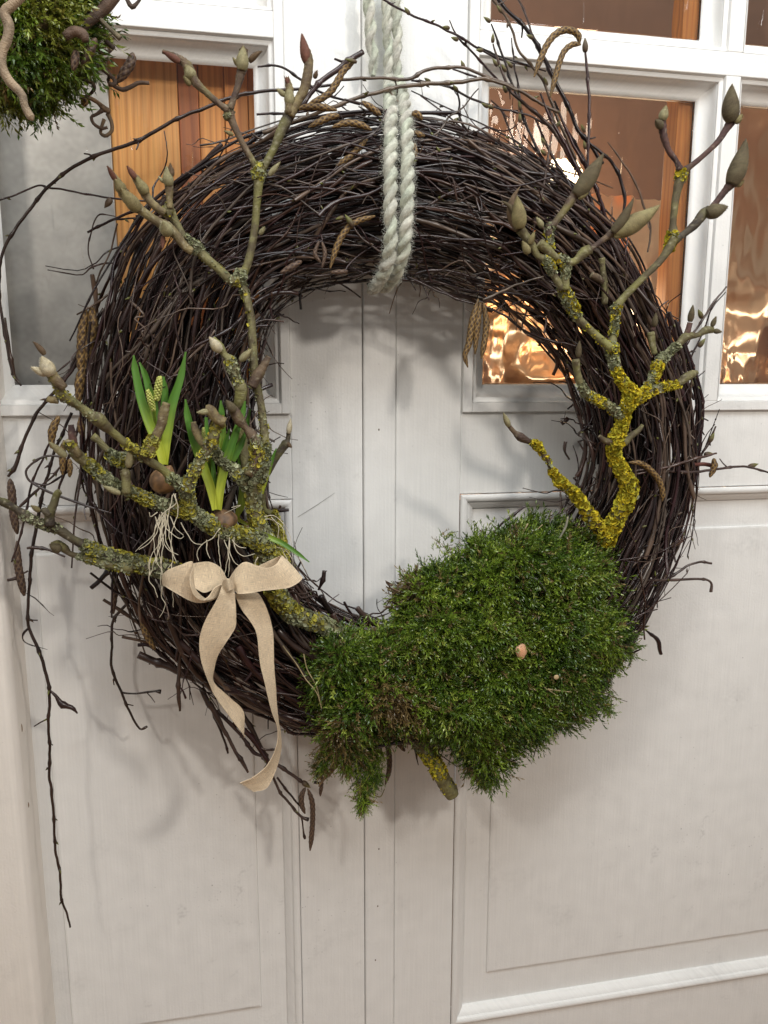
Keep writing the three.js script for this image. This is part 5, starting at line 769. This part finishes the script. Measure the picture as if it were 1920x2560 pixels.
{
  const poly = [[860, 1292], [878, 1240], [935, 1218], [1005, 1195], [1012, 1162], [1080, 1152], [1128, 1122], [1205, 1140], [1290, 1162], [1325, 1192], [1330, 1262], [1342, 1330], [1358, 1388], [1332, 1430], [1292, 1470], [1290, 1522], [1240, 1560], [1150, 1598], [1112, 1622], [1088, 1675], [1045, 1690], [1010, 1650], [985, 1615], [930, 1592], [880, 1586], [830, 1578], [792, 1595], [765, 1635], [720, 1612], [692, 1582], [690, 1522], [662, 1462], [672, 1392], [722, 1352], [800, 1358], [850, 1350]].map(([x, y]) => [x * k864, y * k864]);
  const inside = (x, y) => { let c = false; for (let i = 0, j = poly.length - 1; i < poly.length; j = i++) { const [a, b] = poly[i], [d, e] = poly[j]; if ((b > y) !== (e > y) && x < (d - a) * (y - b) / (e - b) + a) c = !c; } return c; };
  const dist = (x, y) => { let m = 1e9; for (let i = 0, j = poly.length - 1; i < poly.length; j = i++) { const [a, b] = poly[i], [d, e] = poly[j], t = clamp(((x - a) * (d - a) + (y - b) * (e - b)) / ((d - a) ** 2 + (e - b) ** 2), 0, 1); m = Math.min(m, Math.hypot(x - a - t * (d - a), y - b - t * (e - b))); } return inside(x, y) ? m : -m; };
  const surf = (x, y) => { const d = dist(x, y), w = N3(x * 0.011, y * 0.011, 2) * 0.018 + N3(x * 0.026, y * 0.026, 7) * 0.012 + N3(x * 0.06, y * 0.06, 4) * 0.005; const t = clamp(d / 110, 0, 1); return P(x, y, 0.085 + 0.082 * Math.sqrt(1 - (1 - t) * (1 - t)) + w * clamp(d / 40, 0, 1)); };
  const g = thing('moss_cushion', 'thick cushion of bright green moss covering the lower right of the wreath', 'moss', P(1250, 1800, 0.1));
  const pos = [], col = [], idx = [], map = new Map(), st = 8;
  for (let y = 1270; y < 2000; y += st) for (let x = 740; x < 1600; x += st) if (dist(x, y) > 24) { map.set(x + ',' + y, pos.length / 3); const p = surf(x, y); pos.push(p.x, p.y, p.z - 0.006); col.push(...mulc([0.16, 0.125, 0.06], 0.8 + 0.5 * N3(p.x * 90, p.y * 90, 1))); }
  const nTop = pos.length / 3; for (let i = 0; i < nTop; i++) { pos.push(pos[i * 3], pos[i * 3 + 1], 0.1); col.push(0.16, 0.12, 0.065); }
  for (const [k, a] of map) { const [x, y] = k.split(',').map(Number), b = map.get((x + st) + ',' + y), c = map.get(x + ',' + (y + st)), d = map.get((x + st) + ',' + (y + st)); if (b !== undefined && c !== undefined && d !== undefined) idx.push(a, c, d, a, d, b, a + nTop, d + nTop, c + nTop, a + nTop, b + nTop, d + nTop); }
  part('root_mat', makeGeo(pos, idx, col), matMat, g);
  const spots = []; let guard = 0;
  while (spots.length < 13500 && guard++ < 200000) {
    const x = rr(740, 1600), y = rr(1270, 2000), d = dist(x, y); if (d < 1) continue;
    const p = surf(x, y), a = surf(x + 3, y), b = surf(x, y - 3), n = a.sub(p).cross(b.sub(p)).normalize(); if (n.z < 0) n.negate();
    const gx = N3(x * 0.012, y * 0.012, 5), gy = N3(x * 0.012, y * 0.012, 9);
    n.add(V(gx * 1.1 + 0.15, gy * 1.1 + 0.1, 0)).add(V(rr(-1, 1), rr(-1, 1), rr(-0.6, 1)).multiplyScalar(0.55)).normalize();
    const bare = clamp(0.9 - Math.hypot(x - 985, y - 1765) / 110, 0, 0.75) + clamp(0.7 - Math.hypot(x - 830, y - 1850) / 130, 0, 0.5) + clamp(0.6 - Math.hypot(x - 1010, y - 1470) / 110, 0, 0.5) + 0.06 + 0.35 * clamp(N3(x * 0.016, y * 0.016, 11) - 0.2, 0, 1);
    p.addScaledVector(n, -0.003); spots.push({ p, n, k: d < 25 ? rr(0.9, 1.8) : rr(0.7, 1.65), c: mossTone(p, bare) });
  }
  // tufts that hang down below the edge
  for (const [x0, y0, x1, y1, n, brown] of [[915, 1850, 905, 2020, 420, 0.25], [930, 1840, 935, 1960, 260, 0.1], [830, 1830, 800, 1930, 300, 0.5], [860, 1850, 870, 1930, 200, 0.35], [1200, 1900, 1215, 1960, 260, 0.1], [1110, 1390, 1112, 1335, 30, 0.3], [1500, 1700, 1520, 1780, 90, 0.15], [1540, 1590, 1570, 1640, 80, 0.1]]) for (let i = 0; i < n; i++) { const t = Math.pow(R(), 0.8), w = lerp(34, 9, t), p = P(lerp(x0, x1, t) + rr(-w, w), lerp(y0, y1, t), 0.09 + rr(-0.012, 0.012)); spots.push({ p, n: V(rr(-1, 1), y1 > y0 ? rr(-1.6, 0.3) : rr(0.2, 1.5), rr(-0.2, 0.9)).normalize(), k: rr(0.6, 1.1), c: mulc(mossTone(p, brown), 1.25) }); }
  scatterMoss(g, spots);
  // dead brown shoots and dry blades lying in the moss
  const dry = vcol({ roughness: 0.7 }), straw = (c, rows, z, r = 5, base = [0.42, 0.34, 0.18]) => { const L = sampleLine(path(c, rows, z, r), 0.004); return tube(L, 5, (p) => mulc(base, 0.85 + 0.4 * N3(p.x * 200, p.y * 200, 1))); };
  const list = [['H', [[1310, 950], [1340, 1080], [1420, 1230], [1465, 1420]], .16], ['H', [[1130, 880], [1250, 1040], [1330, 1170], [1420, 1280], [1460, 1390]], .165], ['O', [[0, 252], [90, 278], [240, 282]], .172], ['E', [[415, 1550, 7], [340, 1690, 7], [315, 1770, 6], [370, 1860, 5]], .155], ['E', [[760, 1490, 10], [740, 1580, 12], [680, 1690, 8]], .16, [0.25, 0.24, 0.18]], ['E', [[430, 1920, 8], [520, 1980, 6]], .178], ['E', [[520, 1905, 6], [620, 1902, 5]], .176], ['E', [[430, 2010, 9], [500, 2040, 9], [600, 2180, 6]], .18, [0.14, 0.15, 0.12]], ['E', [[60, 1860, 6], [0, 1960, 6]], .17], ['O', [[700, 85, 5], [850, 215, 4]], .178], ['O', [[1070, 155, 5], [1230, 365, 4]], .18, [0.3, 0.3, 0.2]], ['O', [[1080, 160, 4], [1180, 320, 4]], .18], ['z6', [[700, 765, 4], [810, 778, 2]], .18], ['z6', [[690, 755, 3], [750, 795, 2]], .18], ['z6', [[440, 205, 3], [390, 300, 3]], .165], ['E', [[430, 1700, 6], [480, 1620, 5], [540, 1560, 4]], .15]];
  for (const [c, rows, z, base] of list) part('dry_blade', straw(c, rows, z, 5, base), dry, g);
  const frag = thing('husk_fragment', 'small peach-orange husk fragment lying on the green moss', 'fragment', at('O', 1530, 235, 0.185));
  { const pos2 = [], col2 = [], idx2 = [], N = 18, c0 = at('O', 1530, 235, 0.194); pos2.push(c0.x, c0.y, c0.z); col2.push(0.62, 0.30, 0.16); for (let k = 0; k < N; k++) { const a = k / N * 6.283, r = 1 + 0.22 * N3(Math.cos(a) * 1.6, Math.sin(a) * 1.6, 4), q = at('O', 1530 + Math.cos(a) * 46 * r + (Math.sin(a) < -0.7 ? 14 : 0), 235 + Math.sin(a) * 64 * r, 0.190); pos2.push(q.x, q.y, q.z); col2.push(0.68, 0.40, 0.24); idx2.push(0, 1 + (k + 1) % N, 1 + k); } for (let k = 0; k < N; k++) { const b = 1 + k, o = pos2.length / 3; pos2.push(pos2[b * 3], pos2[b * 3 + 1], pos2[b * 3 + 2] - 0.0016); col2.push(0.5, 0.3, 0.18); idx2.push(b, 1 + (k + 1) % N, 1 + N + k); idx2.push(1 + (k + 1) % N, 1 + N + (k + 1) % N, 1 + N + k); } part('shell', makeGeo(pos2, idx2, col2), vcol({ roughness: 0.6, side: THREE.DoubleSide }), frag); }
  const fl = thing('bark_flake', 'tiny pale flake caught in the moss below the peach husk', 'fragment', P(1391, 1693, 0.18)); { const s = new THREE.IcosahedronGeometry(0.0035, 1); s.scale(1, 0.9, 0.35); const q = P(1391, 1693, 0.190); s.translate(q.x, q.y, q.z); part('flake', s, new THREE.MeshStandardMaterial({ color: new THREE.Color().setRGB(0.45, 0.33, 0.18), roughness: 0.8 }), fl); }
  // shreds of rotten bark at the upper rim, straw below
  const shred = []; for (let i = 0; i < 60; i++) { const x = 990 + rr(-14, 40), y = 1490 + rr(-30, 40), p = P(x, y, 0.12 + rr(-0.02, 0.02)); const L = frames([p, p.clone().add(V(rr(-0.008, 0.008), rr(-0.006, 0.006), rr(-0.004, 0.006))), p.clone().add(V(rr(-0.016, 0.012), rr(-0.008, 0.008), rr(-0.004, 0.006)))], [0.0018, 0.0014, 0.0006]); shred.push(tube(L, 5, () => mulc([0.10, 0.06, 0.035], rr(0.6, 1.6)))); }
  for (let i = 0; i < 90; i++) { const x = rr(800, 1080), y = 1830 + rr(-26, 34) - (x > 900 ? 20 : 0), p = P(x, y, 0.1 + rr(-0.02, 0.03)); const L = frames([p, p.clone().add(V(rr(-0.01, 0.01), rr(-0.012, 0.004), rr(-0.004, 0.006))), p.clone().add(V(rr(-0.02, 0.02), rr(-0.022, 0.004), rr(-0.004, 0.006)))], [0.0007, 0.0005, 0.0002]); shred.push(tube(L, 4, () => mulc([0.30, 0.20, 0.10], rr(0.4, 1.2)))); }
  part('dead_fibres', mergeGeometries(shred), dry, g, 'stuff');
  part('dry_stalk', straw('J', [[850, 700, 26], [780, 790, 24], [720, 860, 14], [680, 920, 6]], .08, 20, [0.24, 0.16, 0.09]), dry, g); part('dry_stalk', straw('J', [[1070, 900, 26], [1050, 1000, 24], [1040, 1125, 12]], .088, 20, [0.26, 0.17, 0.08]), dry, g); part('dry_stalk', straw('J', [[1230, 720, 5], [1210, 860, 5], [1130, 960, 5], [1210, 1010, 5], [1250, 940, 4]], .08, 5, [0.2, 0.19, 0.06]), dry, g);
}
{ // ---- mossy hanger with corkscrew hazel at the upper left
  const g = thing('moss_ball', 'mossy ball with twisted hazel twigs hanging beside the wreath', 'moss ball', at('M', 200, 300, 0.2));
  const c = at('M', 10, 90, 0.22), rad = 0.064, spots = [], pos = [];
  const s = new THREE.IcosahedronGeometry(rad, 12), sp = s.attributes.position, cols = []; for (let i = 0; i < sp.count; i++) { const n = V(sp.getX(i), sp.getY(i), sp.getZ(i)).normalize(), r = rad * (1 + 0.34 * fbm(n.x * 3, n.y * 3, n.z * 3)); sp.setXYZ(i, c.x + n.x * r * 1.02, c.y + n.y * r * 1.05, c.z + n.z * r * 0.75); cols.push(0.16, 0.125, 0.06); } s.setAttribute('color', new THREE.Float32BufferAttribute(cols, 3)); s.computeVertexNormals(); part('core', s, matMat, g);
  for (let i = 0; i < 9000; i++) { const n = V(rr(-1, 1), rr(-1, 1), rr(-0.3, 1)); if (n.length() > 1 || n.length() < 0.2) continue; n.normalize(); const r = rad * (1 + 0.34 * fbm(n.x * 3, n.y * 3, n.z * 3)), p = V(c.x + n.x * r * 1.02, c.y + n.y * r * 1.05, c.z + n.z * r * 0.75), m = n.clone().add(V(rr(-1, 1), rr(-1.1, 0.7), rr(-0.6, 0.8)).multiplyScalar(0.7)).normalize(); const cc = mossTone(p, 0.10); spots.push({ p, n: m, k: R() < 0.15 ? rr(1.4, 2.2) : rr(0.7, 1.35), c: N3(p.x * 25, p.y * 25, p.z * 25) > 0.22 ? mixc(cc, [0.20, 0.21, 0.03], 0.7) : cc }); }
  scatterMoss(g, spots);
  const hz = [0.24, 0.165, 0.095], hd = [0.11, 0.065, 0.04];
  const tw = (rows, z, base) => { const L = sampleLine(path('M', rows, z, 18), 0.003); part('hazel_twig', tube(L, 10, twigColor(base, R() * 40), (s2, f) => 1 + 0.07 * N3(s2 * 90, f, 2)), barkMat, g); };
  tw([[210, -60, 40], [110, 40, 42], [40, 110, 44], [75, 220, 44], [65, 330, 42], [20, 450, 40], [15, 570, 40], [80, 700, 40], [190, 820, 36], [215, 920, 32], [265, 1010, 34], [285, 1040, 14]], .335, [0.34, 0.25, 0.16]);
  tw([[1000, -60, 60], [930, 40, 55], [850, 120, 45], [700, 250, 40], [600, 380, 40]], .24, hd); tw([[640, -30, 22], [690, 80, 24], [770, 150, 26], [820, 220, 26], [890, 290, 22], [930, 370, 20], [985, 415, 22]], .22, hd); tw([[700, 60, 26], [780, 90, 24], [870, 170, 20], [960, 260, 18], [1040, 330, 26]], .24, [0.2, 0.16, 0.09]); tw([[985, 400, 16], [930, 450, 18], [880, 460, 18], [820, 390, 14]], .2, hd);
  tw([[770, 450, 16], [765, 510, 26], [820, 570, 24], [890, 600, 20], [950, 650, 18], [990, 690, 18], [985, 730, 20], [940, 725, 22]], .19, hd); tw([[950, 650, 14], [935, 700, 14], [990, 745, 16], [1060, 775, 20], [1130, 750, 18], [1200, 715, 18], [1290, 718, 16]], .185, hd);
  tw([[150, 990, 40], [300, 985, 36], [400, 975, 30], [470, 910, 28], [490, 800, 28], [530, 710, 24], [620, 675, 22], [720, 680, 20], [790, 710, 20], [815, 760, 16], [770, 820, 12], [700, 840, 16]], .2, hd); tw([[690, 840, 18], [770, 845, 18], [850, 890, 18], [900, 940, 28], [950, 960, 20]], .18, [0.2, 0.12, 0.06]); tw([[900, 940, 22], [830, 990, 14], [790, 1010, 14], [810, 1070, 14], [880, 1110, 14], [930, 1100, 12]], .18, hd); tw([[930, 980, 20], [965, 1060, 16], [965, 1130, 16], [910, 1175, 16], [870, 1150, 14], [880, 1090, 14], [900, 1030, 16]], .178, [0.16, 0.1, 0.05]);
  tw([[560, 320, 36], [640, 270, 44], [720, 300, 46], [740, 360, 30]], .27, hd); tw([[1080, -40, 16], [1140, 60, 22], [1190, 20, 14], [1230, -40, 10]], .16, hd);
  catkin('M', [[1150, 455, 26], [1130, 540, 40], [1080, 620, 40], [1010, 715, 24]], .185, 38, g, 1); catkin('M', [[660, 430, 24], [650, 510, 36], [630, 610, 22]], .26, 34, g, 1); catkin('M', [[830, 330, 26], [770, 440, 46], [700, 570, 26]], .24, 44, g, 1); catkin('M', [[735, 840, 18], [730, 880, 34], [722, 920, 22]], .182, 30, g);
}
renderer.render(scene, camera);
